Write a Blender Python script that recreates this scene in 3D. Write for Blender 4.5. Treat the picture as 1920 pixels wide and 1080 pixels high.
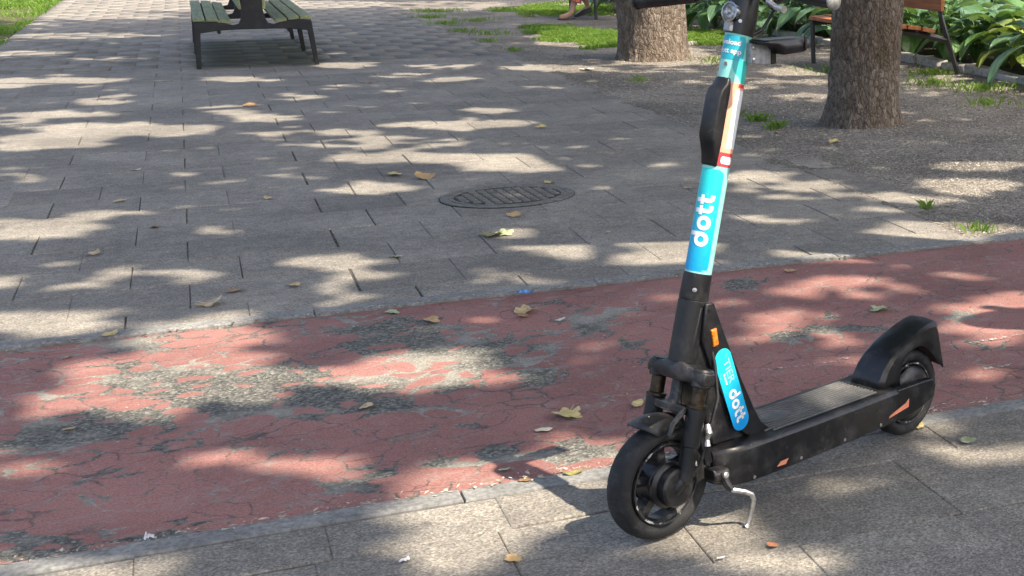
import bpy, math, random
import numpy as np
from math import sin, cos, tan, pi, radians, degrees, atan2, hypot, exp, sqrt
from mathutils import Matrix, Vector

random.seed(7); RNG = np.random.default_rng(11)
for o in list(bpy.data.objects): bpy.data.objects.remove(o)
scene = bpy.context.scene
COL = scene.collection

# World frame: X runs across the paved walk, Y along it (away from the camera), Z up, metres.
# ------------------------------------------------------------------ camera
cd = bpy.data.cameras.new('camera'); cam = bpy.data.objects.new('camera', cd); COL.objects.link(cam)
cam.location = (0, 0, 1.36); cam.rotation_euler = (pi/2 - .264, 0, -.4792)
cd.sensor_fit = 'HORIZONTAL'; cd.sensor_width = 36; cd.lens = 52.36
cd.shift_x = -.4542; cd.shift_y = .03125
cd.clip_start = .05; cd.clip_end = 2000
scene.camera = cam

# ------------------------------------------------------------------ sky, sun, exposure
SHX, SHY = -.438, .566                       # shadow shift on the ground per metre of height
sun_dir = Vector((-SHX, -SHY, 1)).normalized()
SUN_EL = math.asin(sun_dir.z); SUN_AZ = atan2(sun_dir.x, sun_dir.y)
w = bpy.data.worlds.new('World'); scene.world = w; w.use_nodes = True
wn = w.node_tree; sky = wn.nodes.new('ShaderNodeTexSky'); sky.sky_type = 'NISHITA'; sky.sun_disc = False
sky.sun_elevation = SUN_EL; sky.sun_rotation = SUN_AZ; sky.air_density = .85; sky.dust_density = 5.0; sky.ozone_density = 1.0
bg = wn.nodes['Background']; bg.inputs['Strength'].default_value = .15
wn.links.new(sky.outputs[0], bg.inputs['Color'])
sl = bpy.data.lights.new('sun', 'SUN'); sl.energy = 3.6; sl.angle = radians(.55); sl.color = (1, .89, .745)
so = bpy.data.objects.new('sun', sl); COL.objects.link(so); so.location = (6, -6, 12)
so.rotation_euler = sun_dir.to_track_quat('Z', 'Y').to_euler()
scene.view_settings.view_transform = 'Standard'; scene.view_settings.look = 'None'
scene.view_settings.exposure = 1.45; scene.view_settings.gamma = 1; scene.view_settings.use_curve_mapping = False
scene.render.engine = 'CYCLES'
scene.cycles.max_bounces = 4; scene.cycles.diffuse_bounces = 2; scene.cycles.glossy_bounces = 2; scene.cycles.transmission_bounces = 3; scene.cycles.transparent_max_bounces = 8

# ------------------------------------------------------------------ helpers: tagging, noise, meshes
def tag(o, label=None, cat=None, group=None, kind=None):
    if label: o['label'] = label
    if cat: o['category'] = cat
    if group: o['group'] = group
    if kind: o['kind'] = kind
    return o

def empty(name, loc=(0, 0, 0), rz=0):
    o = bpy.data.objects.new(name, None); COL.objects.link(o); o.location = loc; o.rotation_euler = (0, 0, rz)
    o.empty_display_size = .1
    return o

def _h(ix, iy, iz, seed):
    n = (ix.astype(np.int64)*374761393 + iy.astype(np.int64)*668265263 + iz.astype(np.int64)*2147483647 + seed*1274126177) & 0xffffffff
    n = ((n ^ (n >> 13))*1274126177) & 0xffffffff
    n = ((n ^ (n >> 16))*2246822519) & 0xffffffff
    return ((n ^ (n >> 15)) & 0xffff)/65535.0

def vnoise(x, y, z=0, seed=0):
    x, y, z = np.broadcast_arrays(np.asarray(x, float), np.asarray(y, float), np.asarray(z, float))
    ix, iy, iz = np.floor(x), np.floor(y), np.floor(z)
    fx, fy, fz = x-ix, y-iy, z-iz
    fx, fy, fz = [f*f*(3-2*f) for f in (fx, fy, fz)]
    r = 0
    for a in (0, 1):
        for b in (0, 1):
            for c in (0, 1):
                r = r + _h(ix+a, iy+b, iz+c, seed)*(fx if a else 1-fx)*(fy if b else 1-fy)*(fz if c else 1-fz)
    return r

def fbm(x, y, z=0, seed=0, oct=4):
    r = 0; a = .5; s = 1.0
    for i in range(oct):
        r = r + a*vnoise(np.asarray(x)*s, np.asarray(y)*s, np.asarray(z)*s, seed+i); a *= .5; s *= 2.03
    return r

def np_mesh(name, V, F, mat=None, smooth=False):
    """V (n,3), F (m,k) faces of one size"""
    V = np.ascontiguousarray(V, np.float32); F = np.ascontiguousarray(F, np.int32)
    me = bpy.data.meshes.new(name); m, k = F.shape
    me.vertices.add(len(V)); me.vertices.foreach_set('co', V.ravel())
    me.loops.add(m*k); me.loops.foreach_set('vertex_index', F.ravel())
    me.polygons.add(m); me.polygons.foreach_set('loop_start', np.arange(0, m*k, k, dtype=np.int32))
    me.polygons.foreach_set('loop_total', np.full(m, k, np.int32))
    if smooth: me.polygons.foreach_set('use_smooth', np.ones(m, bool))
    me.update(calc_edges=True)
    if mat: me.materials.append(mat)
    return me

def link(name, me, parent=None, loc=None, rz=None):
    o = bpy.data.objects.new(name, me); COL.objects.link(o)
    if parent: o.parent = parent
    if loc is not None: o.location = loc
    if rz is not None: o.rotation_euler = (0, 0, rz)
    return o

def grid_mesh(name, x0, x1, y0, y1, nx, ny, zf, mat, smooth=True):
    X, Y = np.meshgrid(np.linspace(x0, x1, nx+1), np.linspace(y0, y1, ny+1))
    V = np.stack([X, Y, zf(X, Y)], -1).reshape(-1, 3)
    i = np.arange(nx)[None, :] + np.arange(ny)[:, None]*(nx+1)
    F = np.stack([i, i+1, i+nx+2, i+nx+1], -1).reshape(-1, 4)
    return np_mesh(name, V, F, mat, smooth)

class MB:
    """collects shapes into one mesh"""
    def __init__(s): s.v = []; s.f = []
    def add(s, V, F):
        n = len(s.v); s.v += [tuple(float(c) for c in p) for p in V]; s.f += [tuple(i+n for i in f) for f in F]; return s
    def box(s, c, d, M=None):
        hx, hy, hz = d[0]/2, d[1]/2, d[2]/2
        P = [(x, y, z) for z in (-hz, hz) for x, y in ((-hx, -hy), (hx, -hy), (hx, hy), (-hx, hy))]
        if M is not None: P = [tuple(M @ Vector(p)) for p in P]
        P = [(p[0]+c[0], p[1]+c[1], p[2]+c[2]) for p in P]
        return s.add(P, [(3, 2, 1, 0), (4, 5, 6, 7), (0, 1, 5, 4), (1, 2, 6, 5), (2, 3, 7, 6), (3, 0, 4, 7)])
    def tube(s, pts, r, seg=12, caps=True):
        pts = [Vector(p) for p in pts]; n = len(pts)
        rs = [r]*n if not hasattr(r, '__len__') else r
        t0 = (pts[1]-pts[0]).normalized(); up = Vector((0, 0, 1)) if abs(t0.z) < .9 else Vector((1, 0, 0))
        a = t0.cross(up).normalized(); V = []; F = []
        for i, p in enumerate(pts):
            t = ((pts[min(i+1, n-1)]-pts[i]).normalized() + (pts[i]-pts[max(i-1, 0)]).normalized())
            t = t.normalized() if t.length > 1e-6 else t0
            a = (a - t*a.dot(t)).normalized(); b = t.cross(a)
            for k in range(seg):
                q = 2*pi*k/seg; V.append(p + (a*cos(q)+b*sin(q))*rs[i])
        for i in range(n-1):
            for k in range(seg):
                k2 = (k+1) % seg; F.append((i*seg+k, i*seg+k2, (i+1)*seg+k2, (i+1)*seg+k))
        if caps: F += [tuple(range(seg))[::-1], tuple(range((n-1)*seg, n*seg))]
        return s.add(V, F)
    def lathe(s, o, ax, prof, seg=32, closed=False, caps=True):
        o = Vector(o); ax = Vector(ax).normalized(); ref = Vector((0, 0, 1)) if abs(ax.z) < .9 else Vector((1, 0, 0))
        a = ax.cross(ref).normalized(); b = ax.cross(a); V = []; F = []; n = len(prof)
        for (d, r) in prof:
            for k in range(seg):
                q = 2*pi*k/seg; V.append(o + ax*d + (a*cos(q)+b*sin(q))*r)
        m = n if closed else n-1
        for i in range(m):
            j = (i+1) % n
            for k in range(seg):
                k2 = (k+1) % seg; F.append((i*seg+k, i*seg+k2, j*seg+k2, j*seg+k))
        if caps and not closed:
            if prof[0][1] > 1e-5: F.append(tuple(range(seg))[::-1])
            if prof[-1][1] > 1e-5: F.append(tuple(range((n-1)*seg, n*seg)))
        return s.add(V, F)
    def prism(s, poly, fn0, fn1):
        n = len(poly); V = [fn0(*p) for p in poly]+[fn1(*p) for p in poly]
        F = [tuple(range(n))[::-1], tuple(range(n, 2*n))]+[(i, (i+1) % n, n+(i+1) % n, n+i) for i in range(n)]
        return s.add(V, F)
    def loft(s, rings, caps=True, closed=True):
        n = len(rings[0]); V = [p for r in rings for p in r]; F = []
        for i in range(len(rings)-1):
            for k in range(n if closed else n-1):
                k2 = (k+1) % n; F.append((i*n+k, i*n+k2, (i+1)*n+k2, (i+1)*n+k))
        if caps: F += [tuple(range(n))[::-1], tuple(range((len(rings)-1)*n, len(rings)*n))]
        return s.add(V, F)
    def build(s, name, mat, parent=None, smooth=35, bevel=0, xf=None, solid=0):
        V = [tuple(xf(Vector(p))) for p in s.v] if xf else s.v
        me = bpy.data.meshes.new(name); me.from_pydata(V, [], s.f); me.update()
        if mat: me.materials.append(mat)
        import bmesh
        bm = bmesh.new(); bm.from_mesh(me); bmesh.ops.recalc_face_normals(bm, faces=bm.faces); bm.to_mesh(me); bm.free()
        if smooth:
            me.polygons.foreach_set('use_smooth', np.ones(len(me.polygons), bool))
            me.set_sharp_from_angle(angle=radians(smooth))
        o = link(name, me, parent)
        if solid:
            md = o.modifiers.new('solid', 'SOLIDIFY'); md.thickness = solid; md.offset = 0
        if bevel:
            md = o.modifiers.new('bevel', 'BEVEL'); md.width = bevel; md.segments = 2; md.limit_method = 'ANGLE'; md.angle_limit = radians(40)
        return o

# ------------------------------------------------------------------ helpers: materials
class NT:
    def __init__(s, name):
        s.m = bpy.data.materials.new(name); s.m.use_nodes = True; s.t = s.m.node_tree
        s.b = s.t.nodes['Principled BSDF']; s.out = s.t.nodes['Material Output']
        s.pos = None
    def n(s, typ, ins=None, **props):
        nd = s.t.nodes.new('ShaderNode'+typ)
        for k, v in props.items(): setattr(nd, k, v)
        for k, v in (ins or {}).items(): s.set(nd.inputs[k], v)
        return nd
    def set(s, sock, v):
        if isinstance(v, bpy.types.NodeSocket): s.t.links.new(v, sock)
        elif isinstance(v, (tuple, list)) and len(v) == 3 and sock.type == 'RGBA': sock.default_value = (*v, 1)
        else: sock.default_value = v
    def P(s):
        if s.pos is None: s.pos = s.n('NewGeometry').outputs['Position']
        return s.pos
    def obj(s): return s.n('TexCoord').outputs['Object']
    def scaled(s, sc, v=None): return s.n('Mapping', {'Vector': v or s.P(), 'Scale': sc}).outputs[0]
    def noise(s, scale, detail=4, rough=.55, v=None, dist=0): return s.n('TexNoise', {'Vector': v or s.P(), 'Scale': scale, 'Detail': detail, 'Roughness': rough, 'Distortion': dist}).outputs[0]
    def vor(s, scale, feature='F1', v=None, rnd=1, out='Distance'): return s.n('TexVoronoi', {'Vector': v or s.P(), 'Scale': scale, 'Randomness': rnd}, feature=feature).outputs[out]
    def math(s, op, a, b=0.0, c=0.0, clamp=False):
        nd = s.n('Math', operation=op, use_clamp=clamp)
        for i, v in enumerate((a, b, c)): s.set(nd.inputs[i], v)
        return nd.outputs[0]
    def ramp(s, f, a, b, lo=0.0, hi=1.0, smooth=True):
        return s.n('MapRange', {'Value': f, 'From Min': a, 'From Max': b, 'To Min': lo, 'To Max': hi}, interpolation_type='SMOOTHSTEP' if smooth else 'LINEAR').outputs[0]
    def mix(s, f, a, b, mode='MIX'):
        nd = s.n('MixRGB', blend_type=mode); s.set(nd.inputs[0], f); s.set(nd.inputs[1], a); s.set(nd.inputs[2], b); return nd.outputs[0]
    def bump(s, h, strength=.3, dist=.01, nrm=None):
        ins = {'Height': h, 'Strength': strength, 'Distance': dist}
        if nrm: ins['Normal'] = nrm
        return s.n('Bump', ins).outputs[0]
    def fin(s, col=None, rough=None, nrm=None, **kw):
        if col is not None: s.set(s.b.inputs['Base Color'], col)
        if rough is not None: s.set(s.b.inputs['Roughness'], rough)
        if nrm is not None: s.set(s.b.inputs['Normal'], nrm)
        for k, v in kw.items(): s.set(s.b.inputs[k.replace('_', ' ')], v)
        return s.m

def plain(name, col, rough=.5, metal=0, spec=.5, var=.25, scale=25, bump=0, bscale=120):
    t = NT(name); f = t.noise(scale, 5, .6)
    c = t.mix(t.ramp(f, .3, .7), tuple(x*(1-var) for x in col), tuple(min(1, x*(1+var)) for x in col))
    nr = t.bump(t.noise(bscale, 3), bump, .002) if bump else None
    return t.fin(c, rough, nr, Metallic=metal, Specular_IOR_Level=spec)

def scuffed(name, col, dust=(.20, .19, .17), amt=.5, rough=.42, scale=14, bump=.15):
    """black plastic or paint with dust in blotches and small pale scratches"""
    t = NT(name)
    d = t.ramp(t.noise(scale, 8, .70), .46, .74); d = t.math('MULTIPLY', d, amt)
    sc = t.vor(55, 'DISTANCE_TO_EDGE', t.scaled((1, 1, .35), t.n('Mapping', {'Vector': t.P(), 'Rotation': (.4, .7, .3)}).outputs[0]))
    sm = t.math('MULTIPLY', t.ramp(sc, .0, .014, 1, 0), t.ramp(t.noise(26, 3), .60, .68)); sm = t.math('MULTIPLY', sm, amt)
    c = t.mix(d, col, dust); c = t.mix(t.math('MULTIPLY', sm, .8), c, (.42, .41, .39))
    r = t.math('ADD', t.math('MULTIPLY', t.noise(40, 4), .2), t.math('ADD', t.math('MULTIPLY', d, .35), rough-.1))
    return t.fin(c, r, t.bump(t.noise(230, 3), bump, .001))
# ------------------------------------------------------------------ ground materials
def mat_slab():
    t = NT('exposed_aggregate_slab')
    g1 = t.n('TexVoronoi', {'Vector': t.P(), 'Scale': 190.0}, feature='F1'); g2 = t.noise(130, 3, .75)
    big = t.noise(1.6, 4, .55); mid = t.noise(14, 3, .65)
    rnd = t.n('ObjectInfo').outputs['Random']
    c = t.mix(t.ramp(g2, .22, .78), (.134, .125, .110), (.36, .338, .297))
    sepc = t.n('SeparateColor', {0: g1.outputs['Color']}).outputs[0]
    c = t.mix(t.math('MULTIPLY', t.ramp(sepc, .6, 1), .34), c, (.60, .56, .485))
    c = t.mix(t.math('MULTIPLY', t.ramp(sepc, .22, .0), .42), c, (.06, .058, .055))
    c = t.mix(.75, c, t.mix(t.ramp(mid, .3, .7), (.78, .77, .76), (1.12, 1.1, 1.07)), 'MULTIPLY')
    c = t.mix(.8, c, t.mix(t.ramp(big, .3, .72), (.74, .73, .72), (1.15, 1.13, 1.1)), 'MULTIPLY')
    v = t.ramp(rnd, 0, 1, .88, 1.08, False)
    c = t.mix(1.0, c, t.n('CombineColor', {0: v, 1: v, 2: v}).outputs[0], 'MULTIPLY')
    # small dark old chewing-gum spots
    gum = t.ramp(t.vor(3.2), .035, .06, 1, 0); c = t.mix(t.math('MULTIPLY', gum, .45), c, (.09, .09, .092))
    # damp mossy stain that has grown under the bench
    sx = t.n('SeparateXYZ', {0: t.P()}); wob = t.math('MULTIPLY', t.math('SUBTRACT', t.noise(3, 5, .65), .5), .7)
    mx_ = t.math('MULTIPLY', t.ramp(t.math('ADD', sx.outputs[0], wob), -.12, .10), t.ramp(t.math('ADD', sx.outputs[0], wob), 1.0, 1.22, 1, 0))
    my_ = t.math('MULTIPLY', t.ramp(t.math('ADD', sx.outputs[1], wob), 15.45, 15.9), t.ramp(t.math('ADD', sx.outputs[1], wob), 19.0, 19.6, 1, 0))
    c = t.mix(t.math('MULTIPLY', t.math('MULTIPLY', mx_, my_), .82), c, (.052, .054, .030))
    st2 = t.ramp(t.noise(.9, 6, .68, t.scaled((1, .7, 1))), .52, .68); c = t.mix(t.math('MULTIPLY', st2, .32), c, (.10, .096, .088))
    h = t.math('ADD', t.math('MULTIPLY', g1.outputs['Distance'], .7), t.math('MULTIPLY', g2, .8))
    return t.fin(c, .9, t.bump(h, .4, .004), Specular_IOR_Level=.25)
M_slab = mat_slab()

def mat_path():
    t = NT('worn_red_asphalt')
    wear = t.n('Attribute', attribute_name='wear').outputs['Fac']
    P = t.P()
    warp = t.n('VectorMath', {0: t.n('TexNoise', {'Vector': P, 'Scale': 9.0, 'Detail': 3.0}).outputs['Color'], 1: (.10, .10, 0)}, operation='MULTIPLY').outputs[0]
    Pw = t.n('VectorMath', {0: P, 1: warp}, operation='ADD').outputs[0]
    Pw = t.scaled((1.0, 1.25, 0.0), Pw)
    edge = t.vor(8.5, 'DISTANCE_TO_EDGE', Pw); cellr = t.n('SeparateColor', {0: t.vor(8.5, 'F1', Pw, out='Color')}).outputs[0]
    ed2 = t.vor(3.1, 'DISTANCE_TO_EDGE', Pw)
    fine = t.noise(42, 4, .75); n2 = t.noise(7, 5, .65, t.scaled((.55, 1.35, 1)))
    # threshold of bare asphalt grows with wear
    w = t.math('ADD', wear, t.math('MULTIPLY', t.math('SUBTRACT', n2, .5), .75))
    w = t.math('ADD', w, t.math('MULTIPLY', t.math('SUBTRACT', cellr, .5), .55))
    th = t.ramp(w, .25, 1.05, 0.0, .37, False)
    e = t.math('ADD', edge, t.math('MULTIPLY', t.math('SUBTRACT', fine, .5), .24))
    bare = t.ramp(t.math('SUBTRACT', th, e), -.05, .045)
    crack1 = t.ramp(t.math('ADD', edge, t.math('MULTIPLY', t.math('SUBTRACT', fine, .5), .05)), .004, t.ramp(t.noise(3.2, 3), .3, .7, .018, .075), 1, 0)
    crack1 = t.math('MULTIPLY', t.math('MULTIPLY', crack1, t.math('MULTIPLY', t.ramp(w, .05, .26), t.ramp(t.noise(2.1, 3), .34, .48))), t.math('SUBTRACT', 1.0, bare))
    crack2 = t.math('MULTIPLY', t.ramp(ed2, .001, .006, 1, 0), t.ramp(t.noise(2.2, 3), .52, .62))
    crack = t.math('MAXIMUM', crack1, t.math('MULTIPLY', crack2, .7))
    # red coat
    g = t.noise(170, 3, .75); big = t.noise(1.7, 4)
    red = t.mix(t.ramp(g, .3, .7), (.225, .108, .092), (.385, .20, .172))
    red = t.mix(.85, red, t.mix(t.ramp(big, .32, .7), (.78, .74, .74), (1.15, 1.12, 1.1)), 'MULTIPLY')
    red = t.mix(t.math('MULTIPLY', t.ramp(t.noise(11, 6, .7), .5,   .75), .62), red, (.33, .26, .23))
    chip = t.ramp(t.noise(34, 4, .7), .66, .72); chip = t.math('MULTIPLY', chip, t.ramp(wear, .05, .5, .25, 1))
    red = t.mix(t.math('MULTIPLY', chip, .6), red, (.2, .18, .17))
    # bare asphalt with stones
    st = t.n('TexVoronoi', {'Vector': P, 'Scale': 120.0}, feature='F1')
    sc = t.n('SeparateColor', {0: st.outputs['Color']}).outputs[0]
    gr = t.mix(t.ramp(t.noise(75, 3, .75), .3, .7), (.052, .052, .046), (.205, .197, .168))
    gr = t.mix(t.math('MULTIPLY', t.ramp(sc, .72, 1), .55), gr, (.38, .37, .32))
    gr = t.mix(t.math('MULTIPLY', t.ramp(sc, .3, .0), .5), gr, (.04, .042, .04))
    gr = t.mix(t.math('MULTIPLY', t.ramp(t.noise(2.4, 5, .6), .46, .62), .62), gr, (.40, .37, .31))
    c = t.mix(bare, red, gr); c = t.mix(t.math('MULTIPLY', crack, .85), c, (.035, .033, .032))
    hgt = t.math('SUBTRACT', t.math('MULTIPLY', t.math('SUBTRACT', 1.0, bare), 1.0), t.math('MULTIPLY', crack, .8))
    nb = t.bump(hgt, .7, .006)
    nb = t.bump(t.math('ADD', t.math('MULTIPLY', t.math('MULTIPLY', st.outputs['Distance'], bare), 2.5), t.math('MULTIPLY', g, .5)), .55, .004, nb)
    return t.fin(c, .88, nb, Specular_IOR_Level=.25)
M_path = mat_path()

def mat_gravel():
    t = NT('trodden_gravel')
    st = t.n('TexVoronoi', {'Vector': t.P(), 'Scale': 95.0}, feature='F1'); sc = t.n('SeparateColor', {0: st.outputs['Color']}).outputs[0]
    c = t.mix(t.ramp(t.noise(40, 6, .75), .3, .7), (.125, .113, .096), (.345, .315, .268))
    c = t.mix(t.math('MULTIPLY', t.ramp(sc, .6, 1), .6), c, (.50, .47, .42))
    c = t.mix(t.math('MULTIPLY', t.ramp(sc, .3, 0), .6), c, (.06, .055, .05))
    c = t.mix(.8, c, t.mix(t.ramp(t.noise(1.1, 6, .65), .33, .68), (.52, .50, .47), (1.2, 1.16, 1.1)), 'MULTIPLY')
    return t.fin(c, .95, t.bump(t.math('ADD', st.outputs['Distance'], t.noise(50, 5, .7)), .8, .012), Specular_IOR_Level=.2)
M_gravel = mat_gravel()

def mat_soil(name, a, b):
    t = NT(name); c = t.mix(t.ramp(t.noise(9, 7, .7), .3, .7), a, b)
    return t.fin(c, .95, t.bump(t.noise(40, 6, .7), .8, .02), Specular_IOR_Level=.2)
M_soil = mat_soil('dark_bed_soil', (.035, .027, .02), (.10, .08, .06))
M_turf = mat_soil('turf_soil', (.05, .06, .022), (.13, .115, .06))
M_sand = mat_soil('joint_sand', (.05, .047, .04), (.15, .135, .11))
def mat_kerb():
    t = NT('cast_concrete_edging'); c = t.mix(t.ramp(t.noise(70, 6, .7), .3, .7), (.17, .168, .16), (.33, .325, .305))
    c = t.mix(.8, c, t.mix(t.ramp(t.noise(5, 4), .3, .7), (.7, .7, .7), (1.1, 1.1, 1.08)), 'MULTIPLY')
    return t.fin(c, .88, t.bump(t.noise(150, 4), .3, .003), Specular_IOR_Level=.25)
M_kerb = mat_kerb()

# ------------------------------------------------------------------ ground, walk, bicycle path
link('ground', grid_mesh('ground', -250, 250, -150, 350, 50, 50, lambda X, Y: X*0-.075, M_turf)); tag(bpy.data.objects['ground'], kind='structure')
def gz(X, Y): return -.012 + .03*(fbm(X*.9, Y*.9, 0, 3)-.5) + .012*(fbm(X*5, Y*5, 0, 5)-.5)
ED = 2.93                                       # outer edge of the slabs
def gravz(X, Y):
    z = gz(X, Y); near = np.clip((X-ED)/.5, 0, 1)
    s_ = (fbm(X*2.3, Y*1.2, 0, 88)-.47)*1.9+(X-ED)/.30+.12+(fbm(X*14, Y*9, 0, 89)-.47)*.5
    lip = -.012+.0175*np.clip(s_*1.6+.5, 0, 1)
    return np.where(X < ED+.02, np.where(X < ED-.36, -.02, lip), z*near+(1-near)*(-.006+.016*(fbm(X*4, Y*4, 0, 8)-.5)))
g = link('gravel_strip', grid_mesh('gravel_strip', ED-.40, 6.4, 5.70, 40, 260, 800, gravz, M_gravel)); tag(g, kind='structure')

pav = link('pavement', grid_mesh('pavement', -1.90, ED+.01, 5.69, 40, 4, 8, lambda X, Y: X*0-.0055, M_sand)); tag(pav, kind='structure')
SW, SR, V0 = .385, .4365, 8.525
T1 = [.45+SW*k for k in range(0, 7)] + [-.125-SW*k for k in range(0, 5)]
T2 = [.644+SW*k for k in range(0, 6)] + [.064-SW*k for k in range(0, 5)]
_sm = {}
def slab_mesh(w, d, mat=None):
    key = (round(w, 2), round(d, 2))
    if key not in _sm:
        w, d = key; mb = MB(); c = .004
        r = lambda k, z: [(-w/2+k, -d/2+k, z), (w/2-k, -d/2+k, z), (w/2-k, d/2-k, z), (-w/2+k, d/2-k, z)]
        mb.loft([r(0, -.04), r(0, -c), r(c*.4, -c*.3), r(c, 0)])
        me = bpy.data.meshes.new('slab'); me.from_pydata(mb.v, [], mb.f[:-2]+mb.f[-1:]); me.update(); me.materials.append(mat or M_slab)
        _sm[key] = me
    return _sm[key]
def rows(v_lo, v_hi, first, step):
    v = first
    while v > v_lo+.05: v -= step
    out = []; v = v_lo if v < v_lo else v
    b = [v_lo] + [first+step*k for k in range(-80, 80) if v_lo+.05 < first+step*k < v_hi]
    return [(b[i], b[i+1]) for i in range(len(b)-1)]
def row_cells(joints, x0, x1):
    j = sorted(q for q in joints if x0+.06 < q < x1-.06); j = [x0]+j+[x1]
    return [(j[i], j[i+1]) for i in range(len(j)-1)]
cells = []
R_ = rows(5.69, 40, V0, SR)
for v0, v1 in R_:
    k = round((V0-v1)/SR); cells += [(a, b, v0, v1) for a, b in row_cells(T1 if k % 2 else T2, -1.89, ED)]
cells.sort(key=lambda c: c[2])
near, far = cells[:300], cells[300:]
def place_slab(a, b, v0, v1, parent, rs):
    gap = rs.choice([.0022, .003, .003, .0036, .0042])
    o = link('slab', slab_mesh(b-a, v1-v0), parent, ((a+b)/2+rs.uniform(-.002, .002), (v0+v1)/2+rs.uniform(-.002, .002), rs.uniform(-.002, .0022)))
    o.scale = (1-gap/(b-a), 1-rs.choice([.003, .005, .007, .009, .011])/(v1-v0), 1)
    o.rotation_euler = (rs.uniform(-.004, .004), rs.uniform(-.004, .004), rs.uniform(-.004, .004))
rs = random.Random(3)
for c in near: place_slab(*c, pav, rs)
V = []; F = []
for a, b, v0, v1 in far:
    z = rs.uniform(-.002, .002); n = len(V); e = .0025
    V += [(a+e, v0+e, z), (b-e, v0+e, z), (b-e, v1-e, z), (a+e, v1-e, z), (a, v0, -.03), (b, v0, -.03), (b, v1, -.03), (a, v1, -.03)]
    F += [(n, n+1, n+2, n+3), (n+4, n+5, n+1, n), (n+5, n+6, n+2, n+1), (n+6, n+7, n+3, n+2), (n+7, n+4, n, n+3)]
fo = link('distant_slabs', np_mesh('distant_slabs', np.array(V), np.array(F), M_slab), pav); fo['kind'] = 'stuff'

# broken slab strip half buried under the gravel beside the walk
for k, (x, y, w_, d_, a_) in enumerate([(3.05, 7.55, .22, .36, .06), (3.07, 7.15, .25, .38, -.03), (3.06, 6.73, .24, .40, .02), (3.08, 8.02, .20, .34, -.08), (3.06, 6.3, .25, .4, .03)]):
    o = link('slab', slab_mesh(w_, d_), pav, (x, y, -.002-.002*k), a_); o.rotation_euler = (.006, .02, a_)

fp = link('footway', grid_mesh('footway', -6, 8, -3, 3.54, 2, 2, lambda X, Y: X*0-.0055, M_sand)); tag(fp, kind='structure')
JA = [1.485+SW*k for k in range(0, 16)] + [.871-SW*k for k in range(0, 18)]
JB = [1.07+SW*k for k in range(-18, 18)]; JC = [1.29+SW*k for k in range(-18, 18)]
rowsF = [(3.33, 3.545, JC), (2.93, 3.33, JA), (2.49, 2.93, JB), (2.06, 2.49, JA), (1.62, 2.06, JB), (1.19, 1.62, JA), (.75, 1.19, JB)]
for v0, v1, J in rowsF:
    for a, b in row_cells(J, -2.6, 4.2): place_slab(a, b, v0, v1, fp, rs)

kb = MB()
def edging(parent, vmid, w_, u0, step, n, z):
    for i in range(n):
        a = u0+i*step; key = ('kerb', w_)
        if key not in _sm:
            mb = MB(); L = step-.003
            r = lambda k, zz: [(-L/2+k, -w_/2+k, zz), (L/2-k, -w_/2+k, zz), (L/2-k, w_/2-k, zz), (-L/2+k, w_/2-k, zz)]
            mb.loft([r(0, -.1), r(0, -.006), r(.002, -.0015), r(.006, 0)])
            me = bpy.data.meshes.new('edging_stone'); me.from_pydata(mb.v, [], mb.f); me.update(); me.materials.append(M_kerb); _sm[key] = me
        o = link('edging_stone', _sm[key], parent, (a+step/2, vmid+rs.uniform(-.003, .003), z+rs.uniform(-.002, .002)), rs.uniform(-.003, .003))
edging(pav, 5.648, .08, -6.73, 1.0, 14, .006)
edging(fp, 3.586, .078, -6.55, 1.0, 14, .004)

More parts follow.
